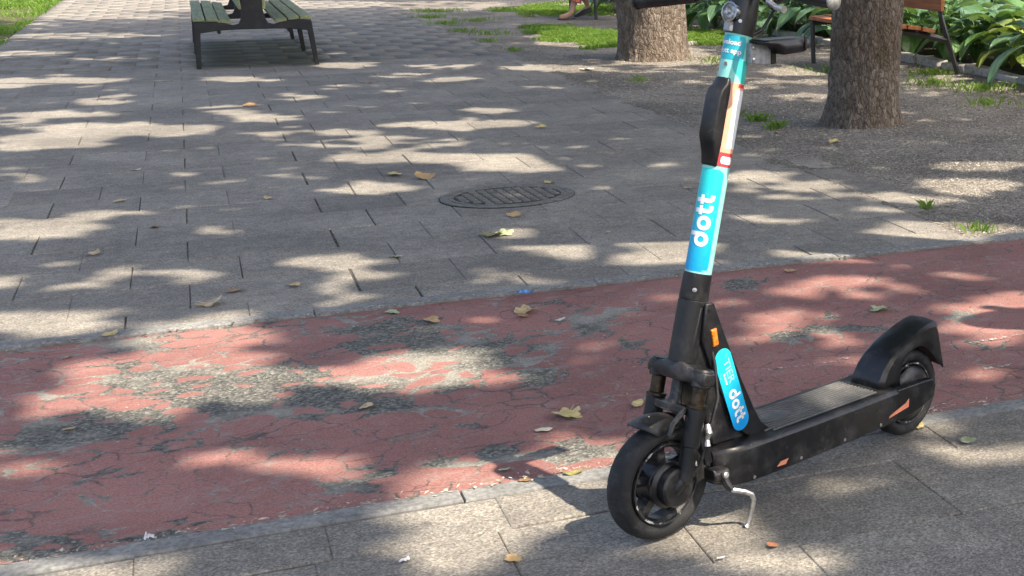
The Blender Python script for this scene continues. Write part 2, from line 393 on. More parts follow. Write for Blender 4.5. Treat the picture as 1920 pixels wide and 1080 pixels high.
# ground tables in metres: centre, 2x2 matrix of the unit ellipse, weight
GAPS=[(0.63,3.51,3.64,-0.83,-1.26,-2.64,1),(0.39,3.34,4.81,-0.87,-1.50,-3.31,1),(0.45,3.73,4.30,-0.91,-2.25,-4.74,1),(0.79,3.75,4.60,-1.22,-1.76,-3.72,1),
(-0.35,3.52,3.59,-0.51,-3.65,-7.47,1),(0.90,3.03,5.67,-1.95,-2.23,-4.67,1),(1.03,2.88,5.62,-2.25,-2.78,-5.63,0.8),(1.35,3.22,6.54,-2.93,-3.20,-6.39,0.7),
(1.48,3.17,5.40,-2.60,-2.93,-5.74,0.8),(1.27,2.96,6.78,-3.11,-3.66,-7.28,0.5),(1.17,2.99,7.56,-3.27,-3.60,-7.34,0.5),(1.66,3.29,4.16,-2.12,-3.27,-6.31,0.7),
(1.73,3.18,5.64,-3.01,-4.04,-7.74,0.8),(1.86,3.43,5.94,-3.17,-3.78,-7.23,0.6),(-0.06,5.47,4.19,-0.19,-1.10,-2.51,1),(-0.17,5.11,2.45,-0.13,-1.51,-3.09,1),
(-0.35,4.87,3.52,-0.11,-1.76,-3.79,1),(0.05,4.99,5.49,-0.34,-1.05,-2.61,0.9),(0.53,4.75,2.71,-0.51,-1.82,-3.68,1),(0.40,4.98,5.18,-0.87,-2.25,-4.97,0.8),
(0.04,4.08,2.94,-0.49,-2.86,-5.78,0.7),(-0.52,4.35,6.72,-0.58,-3.30,-7.91,0.8),(0.05,3.87,4.40,-0.80,-3.24,-6.80,0.5),(1.71,4.74,4.71,-1.81,-1.71,-3.48,1),
(1.84,4.72,5.39,-2.22,-2.18,-4.41,0.6),(1.74,4.33,3.66,-1.60,-2.86,-5.61,0.7),(1.54,4.49,5.67,-2.21,-2.97,-6.05,0.6),(2.12,5.10,2.84,-1.24,-1.85,-3.62,0.7),
(2.44,5.21,3.09,-1.48,-2.04,-3.95,0.6),(2.40,4.81,6.41,-3.22,-1.80,-3.50,0.8),(2.55,4.51,2.51,-1.41,-1.28,-2.45,1),(2.67,5.01,5.38,-2.85,-3.09,-5.93,0.5),
(2.25,4.30,3.98,-2.08,-3.00,-5.77,0.7),(1.97,3.90,5.63,-2.87,-3.35,-6.48,0.6),(1.88,3.55,5.87,-3.08,-3.96,-7.61,0.5),(0.91,4.55,6.13,-1.66,-2.54,-5.55,0.7),
(1.09,4.80,4.81,-1.44,-2.65,-5.50,0.6),(1.40,5.24,6.93,-2.27,-3.02,-6.52,0.6),(-0.60,5.94,3.91,0.00,-1.76,-3.90,1),(-0.23,5.87,2.92,-0.32,-2.70,-5.48,0.8),
(-0.72,7.79,3.34,0.07,-1.21,-2.71,1),(-0.48,8.11,3.01,-0.34,-2.65,-5.47,0.9),(-0.55,7.59,5.06,-0.35,-2.42,-5.63,0.7),(-0.40,6.70,7.76,-0.43,-2.22,-6.22,1),
(-0.11,6.50,7.70,-0.92,-2.80,-7.24,0.9),(-0.50,6.48,7.70,-0.62,-2.83,-7.47,0.9),(-0.58,6.92,6.86,-0.82,-3.32,-8.09,0.8),(-0.75,6.71,8.76,0.13,-1.65,-5.68,1),
(-0.21,6.50,8.17,-1.17,-3.32,-8.53,0.7),(-0.91,11.00,2.87,0.08,-0.85,-1.96,1),(-0.48,11.41,1.58,-0.07,-1.18,-2.40,1),(-0.77,11.00,3.11,0.06,-0.82,-1.94,1),
(-0.91,12.48,2.27,-0.16,-1.77,-3.70,1),(-0.67,13.14,4.10,-0.26,-1.59,-3.92,1),(-0.58,13.64,4.82,-0.38,-1.64,-4.37,0.9),(-1.14,12.05,4.59,0.07,-1.17,-3.20,0.9),
(-1.18,20.90,1.07,-0.03,-0.79,-1.62,1),(-1.54,18.41,2.40,-0.03,-1.04,-2.40,1),(-0.90,15.12,2.17,-0.10,-1.28,-2.75,1),(-1.42,15.14,3.80,0.19,-0.63,-1.83,1),
(0.29,14.60,2.73,-0.33,-1.46,-3.19,1),(-1.11,25.01,0.85,-0.01,-0.50,-1.02,1),(-2.31,27.05,1.72,0.11,-0.25,-0.65,0.9),(0.15,12.27,4.11,-0.31,-1.16,-2.90,1),
(0.37,11.65,3.79,-0.38,-1.32,-3.09,1),(0.43,10.82,4.32,-0.60,-1.85,-4.28,0.9),(-0.17,11.22,2.90,-0.18,-1.28,-2.82,1),(-0.81,9.44,6.85,-0.44,-2.19,-6.26,0.9),
(-0.13,9.16,7.26,-1.05,-2.66,-7.15,0.8),(-0.73,17.31,2.43,-0.21,-1.40,-3.08,0.8),(0.69,12.82,3.89,-0.68,-1.99,-4.48,0.9),(1.05,13.49,5.00,-0.71,-1.34,-3.52,0.7),
(1.38,9.03,1.50,-0.36,-1.78,-3.49,1),(1.60,8.57,2.26,-0.62,-2.21,-4.38,1),(1.02,9.22,1.77,-0.35,-1.75,-3.48,1),(0.93,9.97,1.75,-0.37,-2.07,-4.11,0.9),
(0.84,10.52,3.37,-0.70,-2.33,-4.91,1),(1.44,10.62,1.80,-0.44,-2.07,-4.09,1),(1.13,9.86,2.13,-0.39,-1.43,-2.90,0.9),(1.87,10.49,4.31,-1.13,-2.17,-4.71,1),
(0.75,8.26,4.03,-0.64,-1.66,-3.66,1),(1.90,11.26,3.81,-1.04,-2.37,-5.01,1),(1.97,13.68,3.42,-0.73,-1.48,-3.28,1),(1.24,15.53,2.49,-0.40,-1.30,-2.80,1),
(1.65,14.25,3.44,-0.72,-1.69,-3.74,0.9),(2.08,15.03,2.42,-0.60,-1.83,-3.76,0.9),(1.40,12.91,4.48,-0.90,-1.86,-4.33,0.7),(2.47,12.75,3.60,-1.00,-1.96,-4.18,0.8),
(2.52,11.60,3.33,-0.96,-1.91,-3.98,0.9),(1.85,9.38,6.21,-1.80,-2.78,-6.30,0.7),(2.07,9.19,4.94,-1.61,-3.00,-6.32,0.8),(1.17,6.66,7.64,-1.84,-2.46,-5.90,1),
(1.31,6.35,3.66,-1.05,-2.61,-5.30,1),(1.60,6.32,3.04,-0.99,-2.61,-5.18,1),(1.51,5.98,2.79,-0.89,-2.38,-4.71,1),(1.82,6.17,3.86,-1.38,-2.80,-5.60,0.8),
(0.43,6.44,4.02,-0.59,-1.93,-4.14,1),(0.52,6.17,5.38,-1.13,-3.12,-6.75,0.8),(0.86,5.99,6.00,-1.48,-3.13,-6.82,0.8),(1.09,5.81,4.31,-1.24,-3.13,-6.40,0.8),
(0.36,5.86,5.18,-0.80,-2.35,-5.21,0.8),(2.01,7.64,4.06,-1.36,-2.68,-5.45,0.8),(1.73,6.89,4.44,-1.48,-3.08,-6.28,0.7),(2.66,7.65,3.46,-1.32,-2.00,-3.99,1),
(2.67,7.12,3.63,-1.44,-1.59,-3.18,0.9),(3.13,6.70,2.72,-1.31,-2.34,-4.53,1),(3.51,6.95,4.46,-2.26,-1.66,-3.21,1),(3.97,7.51,2.83,-1.49,-1.91,-3.68,1),
(2.73,5.94,3.45,-1.61,-1.44,-2.81,1),(2.94,5.88,2.76,-1.39,-1.85,-3.56,1),(3.56,6.92,2.79,-1.44,-1.35,-2.60,1),(2.31,5.73,2.99,-1.28,-2.10,-4.11,1),
(2.67,7.26,2.51,-0.99,-1.57,-3.09,0.9),(3.07,5.92,2.71,-1.41,-2.72,-5.24,1),(2.25,6.31,3.35,-1.31,-2.19,-4.33,0.8),(2.26,5.78,3.00,-1.26,-2.19,-4.30,0.9),
(2.11,6.69,5.02,-1.75,-1.97,-4.09,0.7),(2.72,6.52,4.23,-1.87,-2.65,-5.23,0.6),(2.48,8.62,3.62,-1.24,-2.24,-4.55,0.6),(2.78,8.46,3.58,-1.37,-2.55,-5.09,0.6),
(3.05,14.30,1.65,-0.42,-0.96,-1.94,1),(4.46,14.61,3.04,-0.97,-0.67,-1.44,1),(4.93,13.15,2.22,-0.86,-0.81,-1.63,1),(4.60,12.16,1.84,-0.75,-1.48,-2.89,0.9),
(4.24,11.10,3.15,-1.25,-1.18,-2.37,0.9),(4.08,12.05,2.32,-0.89,-1.76,-3.49,0.8),(5.19,10.94,3.89,-1.87,-1.29,-2.53,0.8),(5.86,11.60,1.49,-0.76,-0.87,-1.68,0.7),
(3.83,13.72,2.43,-0.77,-1.25,-2.56,0.8),(3.58,12.69,2.30,-0.78,-1.67,-3.34,0.7),(3.57,8.05,4.61,-2.12,-2.33,-4.60,0.5),(0.76,27.39,0.36,-0.02,-0.29,-0.57,1),
(3.83,25.80,0.71,-0.12,-0.29,-0.58,0.9),(5.23,24.39,1.21,-0.27,-0.26,-0.55,1),(4.23,17.81,3.48,-0.87,-0.45,-1.08,0.7),(5.60,17.85,2.52,-0.82,-0.52,-1.11,0.7),
(4.20,15.01,1.72,-0.51,-0.50,-1.01,1),(4.50,15.56,2.18,-0.66,-0.57,-1.19,1),(4.07,18.08,1.45,-0.34,-0.27,-0.56,1),(5.47,17.54,1.92,-0.61,-0.30,-0.62,1),
(3.89,14.40,2.35,-0.71,-1.01,-2.08,0.8),(-2.36,28.67,1.10,0.07,-0.17,-0.39,0.9),(-1.85,23.53,2.21,0.12,-0.31,-0.83,0.7),]
WEAR=[(0.53,5.28,4.45,-0.56,-2.58,-4.96,0.9),(0.38,5.51,9.53,-0.90,-4.54,-8.74,0.6),(0.68,4.90,4.59,-0.75,-2.06,-3.97,0.95),(0.21,4.64,5.70,-0.44,-3.45,-6.63,0.85),
(0.34,4.46,7.66,-0.82,-4.26,-8.19,0.7),(0.14,4.89,8.29,-0.49,-4.13,-7.96,0.8),(-0.01,4.78,5.36,-0.16,-1.97,-3.79,0.95),(-0.21,5.07,4.90,0.04,-2.36,-4.55,0.7),
(-0.40,4.61,7.12,0.34,-3.44,-6.62,0.9),(-0.29,4.68,8.37,0.20,-4.45,-8.56,0.9),(-0.51,4.51,11.68,0.82,-6.86,-13.20,0.7),(-0.40,3.65,4.91,0.28,-13.35,-25.69,0.9),
(-0.46,3.78,10.70,0.75,-10.87,-20.92,0.95),(-0.25,3.70,8.49,0.18,-12.57,-24.20,0.7),(-0.15,3.74,17.94,-0.10,-17.89,-34.44,0.6),(-0.38,4.14,25.45,1.21,-13.99,-26.92,0.7),
(-0.34,4.00,22.15,0.88,-16.64,-32.03,0.4),(-0.01,3.57,22.56,-0.95,-21.48,-41.34,0.6),(-0.31,4.19,14.03,0.45,-12.12,-23.32,0.6),(-0.01,4.20,39.13,-1.42,-8.03,-15.45,0.7),
(1.11,5.09,8.97,-2.11,-2.69,-5.17,0.8),(1.23,5.20,8.66,-2.19,-5.09,-9.80,0.6),(1.20,4.74,11.15,-3.02,-5.96,-11.46,0.5),(1.78,5.37,12.92,-4.42,-4.42,-8.51,0.9),
(1.87,4.61,5.04,-2.09,-8.29,-15.96,0.9),(1.67,4.59,11.90,-4.45,-6.29,-12.10,0.9),(1.79,4.55,12.90,-5.18,-8.60,-16.55,0.6),(1.89,4.77,27.36,-11.05,-6.97,-13.42,0.8),
(2.30,4.57,15.70,-7.90,-6.94,-13.35,0.8),(0.45,3.87,9.45,-1.39,-9.75,-18.76,0.7),(0.22,3.79,11.58,-1.09,-9.83,-18.92,0.8),(0.28,3.88,15.69,-1.67,-10.10,-19.43,0.6),
(0.77,3.78,7.94,-1.82,-5.66,-10.88,0.85),(0.59,3.87,14.61,-2.66,-6.28,-12.09,0.85),(1.02,5.48,5.17,-1.06,-6.42,-12.36,0.5),(-0.29,5.52,5.84,0.12,-2.98,-5.73,0.55),
(-0.64,5.70,11.04,0.86,-3.97,-7.64,0.6),(0.41,5.15,8.61,-0.92,-3.25,-6.25,0.7),(0.14,4.48,11.93,-0.78,-6.05,-11.64,0.6),(0.48,4.65,5.40,-0.71,-4.23,-8.14,0.75),
(0.54,4.32,13.56,-2.08,-11.84,-22.78,0.5),(0.07,4.14,12.97,-0.69,-12.57,-24.19,0.5),(-0.17,4.48,10.91,-0.00,-7.37,-14.18,0.6),(0.81,4.54,10.32,-2.08,-4.59,-8.84,0.6),
(-0.49,5.48,13.42,0.74,-7.51,-14.46,0.5),(0.90,4.90,9.58,-1.96,-3.57,-6.88,0.6),(2.22,4.21,8.32,-4.39,-7.15,-13.76,0.5),(-0.49,5.00,8.16,0.49,-7.47,-14.37,0.5),
]
GAPS += [(1.29, 3.49, 6.5, 0, 0, 7.5, 1), (4.3, 15.0, 1.6, 0, 0, 1.4, 1)]  # extra crown openings that let sun onto the deck and farther trunk

def blobs(T, X, Y, soft=.35, wob=.35, seed=1):
    X = np.asarray(X, float); Y = np.asarray(Y, float)
    nx = fbm(X*3.5, Y*3.5, 0, seed)-.47; r = np.zeros(X.shape)
    for (cx, cy, a, b, c, d, w_) in T:
        dx, dy = X-cx, Y-cy; q = np.hypot(a*dx+b*dy, c*dx+d*dy) + nx*wob*2
        r = np.maximum(r, w_*np.clip((1+soft-q)/(2*soft), 0, 1))
    return r
def path_z(X, Y): return -.008 + .010*(fbm(X*1.3, Y*1.3, 0, 21)-.5) + .005*(fbm(X*9, Y*9, 0, 22)-.5)
nx_, ny_ = 640, 90
pm = grid_mesh('bicycle_path', -7, 9, 3.625, 5.61, nx_, ny_, path_z, M_path)
X, Y = np.meshgrid(np.linspace(-7, 9, nx_+1), np.linspace(3.625, 5.61, ny_+1))
W_ = blobs(WEAR, X, Y, .45, .3, 5)
W_ = np.maximum(W_, .16*np.clip((fbm(X*.8, Y*.8, 0, 44)-.36)*6, 0, 1)*np.clip((1.6-X)/1.2, 0, 1))
W_ = np.maximum(W_, .62*np.clip((fbm(X*1.1, Y*1.6, 0, 40)-.50)*5, 0, 1)*np.clip((X+7)/1, 0, 1)*np.where((X > -.7) & (X < 3), .45, 1))
at = pm.attributes.new('wear', 'FLOAT', 'POINT'); at.data.foreach_set('value', W_.ravel().astype(np.float32))
bp = link('bicycle_path', pm); tag(bp, kind='structure')
# faint chalky line remains on the coat
M_line = NT('worn_white_line'); _t = M_line
_al = _t.ramp(_t.noise(45, 6, .8), .52, .60)
_t.set(_t.b.inputs['Alpha'], _al); M_line = _t.fin((.52, .50, .48), .85, _t.bump(_t.noise(120, 4), .3, .003))
for k, (a, b) in enumerate([((1.408, 4.265), (1.576, 4.242)), ((1.576, 4.242), (1.72, 4.24)), ((2.096, 4.232), (2.235, 4.232)), ((2.235, 4.232), (2.399, 4.251)), ((1.692, 4.261), (1.762, 4.252)), ((2.066, 3.948), (2.183, 3.953))]):
    a, b = np.array(a), np.array(b); L = np.linalg.norm(b-a); dd = (b-a)/L; nn = np.array([-dd[1], dd[0]])*.011
    n_ = 24; V = []; 
    for i in range(n_+1):
        p = a+(b-a)*i/n_; q0 = p-nn*(.6+.4*rs.random()); q1 = p+nn*(.6+.4*rs.random())
        V += [(q0[0], q0[1], float(path_z(q0[0], q0[1]))+.005), (q1[0], q1[1], float(path_z(q1[0], q1[1]))+.005)]
    link('line_marking', np_mesh('line_marking', np.array(V), np.array([(2*i, 2*i+1, 2*i+3, 2*i+2) for i in range(n_)]), M_line), bp)

# lawn at the left of the walk, planting bed at the right
lw = link('lawn_ground', grid_mesh('lawn_ground', -9, -1.9, 5.62, 42, 60, 200, lambda X, Y: -.03+.05*(fbm(X*.7, Y*.7, 0, 9)-.5), M_turf)); tag(lw, kind='structure')
bd = link('planting_bed', grid_mesh('planting_bed', 6.33, 14, 4, 42, 50, 200, lambda X, Y: -.01+.07*(fbm(X, Y, 0, 15)-.4), M_soil)); tag(bd, kind='structure')
# ------------------------------------------------------------------ trees
def mat_bark():
    t = NT('flaking_bark')
    v = t.scaled((1, 1, .42)); warp = t.n('VectorMath', {0: t.n('TexNoise', {'Vector': v, 'Scale': 7.0, 'Detail': 4.0}).outputs['Color'], 1: (.12, .12, .12)}, operation='MULTIPLY').outputs[0]
    vw = t.n('VectorMath', {0: v, 1: warp}, operation='ADD').outputs[0]
    e = t.vor(38, 'DISTANCE_TO_EDGE', vw); cl = t.n('SeparateColor', {0: t.vor(38, 'F1', vw, out='Color')}).outputs[0]
    e2 = t.vor(85, 'DISTANCE_TO_EDGE', vw)
    n = t.noise(30, 7, .7, vw)
    c = t.mix(t.ramp(n, .3, .7), (.108, .083, .062), (.28, .225, .175))
    c = t.mix(t.math('MULTIPLY', t.ramp(cl, .6, 1), .55), c, (.36, .30, .235))
    c = t.mix(t.math('MULTIPLY', t.ramp(t.noise(2.5, 4), .52, .7), .5), c, (.13, .085, .055))
    c = t.mix(t.math('MULTIPLY', t.ramp(t.noise(5, 5), .58, .75), .35), c, (.17, .17, .075))
    cr = t.ramp(e, .0, .09, 1, 0); c = t.mix(t.math('MULTIPLY', cr, .6), c, (.03, .022, .018))
    h = t.math('ADD', t.ramp(e, 0, .22), t.math('ADD', t.math('MULTIPLY', t.ramp(e2, 0, .2), .4), t.math('MULTIPLY', n, .6)))
    return t.fin(c, .92, t.bump(h, .75, .013), Specular_IOR_Level=.2)
M_bark = mat_bark()
def mat_leaf(name, a, b, trans=.35, yellow=None):
    t = NT(name); rnd = t.n('ObjectInfo').outputs['Random']; c = t.mix(t.ramp(t.noise(3.5, 4), .3, .7), a, b)
    if yellow: c = t.mix(t.ramp(t.n('TexWhiteNoise', {'Vector': t.scaled((6, 6, 6))}).outputs[0], .93, .96), c, yellow)
    t.fin(c, .5); tr = t.n('BsdfTranslucent', {'Color': t.mix(.5, c, (.35, .5, .06))})
    mx = t.n('MixShader', {0: trans, 1: t.b.outputs[0], 2: tr.outputs[0]}); t.t.links.new(mx.outputs[0], t.out.inputs[0]); return t.m
M_leaf = mat_leaf('tree_leaf', (.05, .09, .02), (.10, .15, .035), .18)

def trunk_mesh(r0, r1, H, lean, seed, fine=True):
    na, nz = (150, 200) if fine else (28, 24)
    q = np.linspace(0, 2*pi, na, endpoint=False); zz = np.linspace(0, 1, nz+1)**1.6*H
    Q, Z = np.meshgrid(q, zz)
    r = r1+(r0-r1)*np.exp(-Z/2.2) +   .060*np.exp(-Z/.10) *(.25+1.1*vnoise(np.cos(Q)*2.2+5, np.sin(Q)*2.2+5, 0, seed))
    r = r*(1+.085*(fbm(np.cos(Q)*1.5+9, np.sin(Q)*1.5+9, Z*.7, seed+2)-.5)*2)
    if fine:
        cx, cy = np.cos(Q)*r0*30, np.sin(Q)*r0*30
        w1 = fbm(cx, cy, Z*8, seed+4, 3)
        rid = np.abs(vnoise(cx*1.3+w1*2.0, cy*1.3+w1*2.0, Z*7.5+w1, seed+6)-.5)*2
        r = r + .011*np.clip(rid*1.8, 0, 1) + .010*(fbm(cx*3, cy*3, Z*30, seed+8, 3)-.5)
    lx, ly = lean; wob = .02*np.sin(Z*1.1+seed)
    V = np.stack([r*np.cos(Q)+lx*Z+wob, r*np.sin(Q)+ly*Z, Z-.03], -1).reshape(-1, 3)
    i = np.arange(na); F = []
    for k in range(nz): F.append(np.stack([k*na+i, k*na+(i+1) % na, (k+1)*na+(i+1) % na, (k+1)*na+i], -1))
    return np_mesh('trunk', V, np.concatenate(F), M_bark, True)

TREES = [(4.04, 9.46, .236, .226, (.05, -.026), True, 'thick brown flaky-barked tree trunk in front of the bench, nearest of the trees'),
         (4.10, 14.98, .335, .31, (-.01, .0), True, 'sunlit tree trunk behind the handlebar, farther of the two trunks in view'),
         (4.05, 3.72, .27, .23, (0, 0), False, 'tree just right of the picture shading the scooter'),
         (3.95, -1.75, .27, .23, (0, 0), False, 'tree behind the viewpoint shading the near paving'),
         (3.9, 20.4, .27, .23, (.0, .0), False, 'tree of the row past the second trunk, hidden behind it')]
TREES[4] = (9.6, 24.0, .25, .2, (0, 0), False, 'tree standing far back beyond the hosta bed above the picture')
NL = 92000
lu = RNG.uniform(-.9, 9.5, NL); lv = RNG.uniform(-8, 29, NL); lz = RNG.uniform(6.2, 9.8, NL)
gx, gy = lu+SHX*lz, lv+SHY*lz
keep = RNG.random(NL) > blobs(GAPS, gx, gy, .20, .30, 77)*1.02  # unseen crowns shaped for the light: leaves left out where sun patches fall
fl = fbm(gx*2.3, gy*2.3, 0, 91, 3); keep &= ~((fl > .63) & (RNG.random(NL) < .7))
dd = np.stack([np.hypot(lu-t[0], lv-t[1]) for t in TREES], 1)
keep &= ~((gx > 5.6) & (RNG.random(NL) < .55*np.clip((gx-5.6)/1.0, 0, 1)))  # crown thinned to let more sun onto the hostas
own = dd.argmin(1); keep &= dd.min(1) < 5.6
lu, lv, lz, own = lu[keep], lv[keep], lz[keep], own[keep]
n = len(lu)
rad = RNG.uniform(.075, .115, n); ang = RNG.uniform(0, 2*pi, n)
nrm = np.stack([RNG.normal(0, .35, n)+.25, RNG.normal(0, .35, n)-.3, np.ones(n)], -1); nrm /= np.linalg.norm(nrm, axis=1)[:, None]
t1 = np.cross(nrm, np.stack([np.cos(ang), np.sin(ang), 0*ang], -1)); t1 /= np.linalg.norm(t1, axis=1)[:, None]; t2 = np.cross(nrm, t1)
shape = [(0, -1), (.75, -.55), (.95, .25), (.35, .55), (0, 1.15), (-.45, .5), (-.95, .2), (-.7, -.6)]
LV = np.stack([np.stack([lu, lv, lz], -1) + (t1*a+t2*b)*rad[:, None] for a, b in shape], 1)
for ti, (tx, ty, r0, r1, lean, fine, lab) in enumerate(TREES):
    root = empty('plane_tree', (tx, ty, 0)); tag(root, lab, 'tree', 'row of trees beside the walk')
    tr = link('trunk', trunk_mesh(r0, r1, 5.4, lean, 5+ti*3, fine), root)
    rr = random.Random(50+ti)
    for k in range(5):
        a = k*2*pi/5+rr.uniform(-.3, .3); L = rr.uniform(2.4, 3.4); h0 = rr.uniform(4.2, 5.1)
        pts = [(lean[0]*h0, lean[1]*h0, h0)]; 
        for s in (.25, .5, .75, 1): pts.append((cos(a+rr.uniform(-.12, .12))*L*s, sin(a+rr.uniform(-.12, .12))*L*s, h0+(1-(1-s)**1.6)*rr.uniform(3.0, 3.8)))
        MB().tube(pts, [.10, .08, .06, .035, .015], 8).build('limb', M_bark, root)
    idx = np.where(own == ti)[0]; m = len(idx)
    if m:
        me = np_mesh('crown', (LV[idx]-np.array([tx, ty, 0])).reshape(-1, 3), np.arange(m*8).reshape(m, 8), M_leaf)
        link('crown', me, root)

# ------------------------------------------------------------------ double bench
M_bmetal = scuffed('black_bench_steel', (.012, .012, .013), (.08, .08, .075), .25, .5)
def mat_wood(name, a, b, ax=1, sc=1.0):
    t = NT(name); v = t.scaled((40, 2.2, 40) if ax == 1 else (2.2, 40, 40))
    c = t.mix(t.ramp(t.noise(1.0, 6, .7, v), .3, .7), a, b); c = t.mix(t.math('MULTIPLY', t.ramp(t.noise(5, 5), .5, .75), .5), c, tuple(x*.72 for x in a))
    return t.fin(c, .75, t.bump(t.noise(2, 5, .7, v), .3, .003))
M_wgreen = mat_wood('algae_green_bench_wood', (.17, .19, .085), (.31, .33, .175))
M_worange = mat_wood('orange_stained_wood', (.22, .072, .022), (.40, .15, .05))
bench = empty('double_bench', (.53, 15.72, 0)); tag(bench, 'double-sided black steel bench with mossy green wood slats standing on the paved walk', 'bench')
half = [(.525, 0), (.50, .40), (.497, .422), (.42, .430), (.32, .424), (.24, .408), (.175, .392), (.125, .405), (.10, .46), (.088, .56), (.085, .70), (.10, .88), (.075, .92)]
low = [(.487, 0), (.455, .325), (.30, .345), (.15, .35), (0, .35)]
poly = half + [(-x, z) for x, z in half[::-1]] + [(-x, z) for x, z in low[:-1]] + [low[-1]] + low[:-1][::-1]
for fy in (0, 1.72, 3.46):
    mb = MB(); mb.prism(poly, lambda x, z: (x, fy-.025, z), lambda x, z: (x, fy+.025, z)); mb.build('side_frame', M_bmetal, bench, 30, .004)
for s in (-1, 1):
    for seg in range(2):
        y0, y1 = seg*1.735+.002-.028*(seg == 0), (seg+1)*1.735-.004
        for k, (x, z) in enumerate([(.455, .446), (.345, .442), (.237, .425)]):
            sl_ = MB().box((0, 0, 0), (.098, y1-y0, .028), Matrix.Rotation(-s*(.01, -.06, -.14)[k]*-1, 3, 'Y'))
            o = sl_.build('slat', M_wgreen, bench, 30, .004); o.location = (s*x, (y0+y1)/2, z)
        for k, z in enumerate((.58, .69, .80)):
            o = MB().box((0, 0, 0), (.026, y1-y0, .095)).build('slat', M_wgreen, bench, 30, .004); o.location = (s*(.104+.004*k), (y0+y1)/2, z); o.rotation_euler = (0, s*.07, 0)
MB().tube([(-.30, 0, .33), (-.30, 3.46, .33)], .018, 8).tube([(.30, 0, .33), (.30, 3.46, .33)], .018, 8).build('stretcher', M_bmetal, bench)

# ------------------------------------------------------------------ wooden benches beside the bed, facing the walk
M_dmetal = scuffed('weathered_dark_steel', (.028, .027, .027), (.13, .125, .115), .35, .55)
def wood_bench(x, y, label, L=1.5):
    r = empty('park_bench', (x, y, 0)); tag(r, label, 'bench', 'wooden benches beside the planting bed')
    for fy in (0, L):
        MB().tube([(0, fy, 0), (.0, fy, .39)], .024, 4).build('leg', M_dmetal, r, 0, .003)
        MB().tube([(.80, fy, 0), (.70, fy, .30), (.63, fy, .52), (.66, fy, .86)], [.026, .028, .027, .022], 4).build('leg', M_dmetal, r, 0, .003)
        MB().tube([(-.01, fy, .385), (.18, fy, .395), (.38, fy, .375), (.55, fy, .335), (.69, fy, .30)], [.024, .03, .03, .03, .026], 4).build('seat_support', M_dmetal, r, 20, .003)
    for k, (xx, zz, an) in enumerate([(.06, .43, -.05), (.20, .437, .03), (.34, .425, .12), (.48, .40, .18)]):
        o = MB().box((0, 0, 0), (.125, L+.16, .035)).build('seat_board', M_worange, r, 30, .005); o.location = (xx, L/2, zz); o.rotation_euler = (0, an, 0)
    for k, (xx, zz) in enumerate([(.615, .62), (.63, .77)]):
        o = MB().box((0, 0, 0), (.035, L+.16, .125)).build('back_board', M_worange, r, 30, .005); o.location = (xx, L/2, zz); o.rotation_euler = (0, .10, 0)
    return r
wood_bench(5.29, 12.1, 'orange wooden bench with dark steel legs behind the nearest tree trunk')
wood_bench(4.97, 20.94, 'bench the person sits on, only its dark legs showing')

# ------------------------------------------------------------------ manhole
M_iron = NT('cast_iron'); _t = M_iron
_c = _t.mix(_t.ramp(_t.noise(35, 6, .7), .3, .7), (.11, .104, .09), (.235, .222, .195)); M_iron = _t.fin(_c, .85, _t.bump(_t.noise(140, 4), .35, .003), Specular_IOR_Level=.2)
M_gap = plain('packed_dirt', (.028, .026, .022), .95)
mh = empty('manhole_cover', (1.32, 7.68, 0)); tag(mh, 'round cast iron manhole cover with a raised square grid set in the paving', 'manhole cover')
MB().lathe((0, 0, 0), (0, 0, 1), [(-.02, .325), (.005, .325), (.0068, .321), (.0068, .292), (.0035, .290), (.0035, .282), (.0075, .280), (.0075, .262), (.003, .260), (-.02, .26)], 72, closed=True).build('frame_ring', M_iron, mh, 20)
MB().lathe((0, 0, 0), (0, 0, 1), [(-.01, .3290), (.004, .3290), (.004, .3260), (-.01, .3260)], 72, closed=True).build('dirt_seam', M_gap, mh, 20)
MB().lathe((0, 0, 0), (0, 0, 1), [(.0035, .0), (.0035, .2595)], 64, caps=False).build('lid', M_gap, mh, 20)
V = []; F = []; st = .049
for i in range(-6, 7):
    for j in range(-5, 6):
        cx, cy = i*.0445, j*.062
        a = .06; rx, ry = cx*cos(a)-cy*sin(a), cx*sin(a)+cy*cos(a)
        if hypot(rx, ry) > .236: continue
        n_ = len(V)
        for (k, kv, z) in ((.0182, .0190, .003), (.0172, .0175, .0085)):
            for px, py in ((-k, -kv), (k, -kv), (k, kv), (-k, kv)): V.append((rx+px*cos(a)-py*sin(a), ry+px*sin(a)+py*cos(a), z))
        F += [(n_+4, n_+5, n_+6, n_+7)]+[(n_+q, n_+(q+1) % 4, n_+4+(q+1) % 4, n_+4+q) for q in range(4)]
st_o = link('raised_grid', np_mesh('raised_grid', np.array(V), np.array(F), M_iron), mh); st_o['kind'] = 'stuff'

# ------------------------------------------------------------------ round traffic sign right of the picture (its shadow lies on the red path)
M_white = plain('white_enamel', (.75, .75, .75), .35); M_blue = plain('blue_enamel', (.02, .12, .45), .35); M_galv = plain('galvanised_steel', (.42, .43, .44), .45, .8, var=.15)
_sg = (3.532, 3.248)
sg = empty('road_sign', (_sg[0], _sg[1], 0)); tag(sg, 'round sign right of the picture casting the oval shadow on the red path', 'sign')
MB().tube([(0, 0, -.2), (0, 0, 2.45)], .03, 14).build('post', M_galv, sg)
MB().lathe((0, -.034, 2.1), (0, 1, 0), [(-.004, .0), (-.004, .31), (.0, .312), (.004, .31), (.004, .0)], 48, caps=False).build('sign_plate', M_blue, sg)

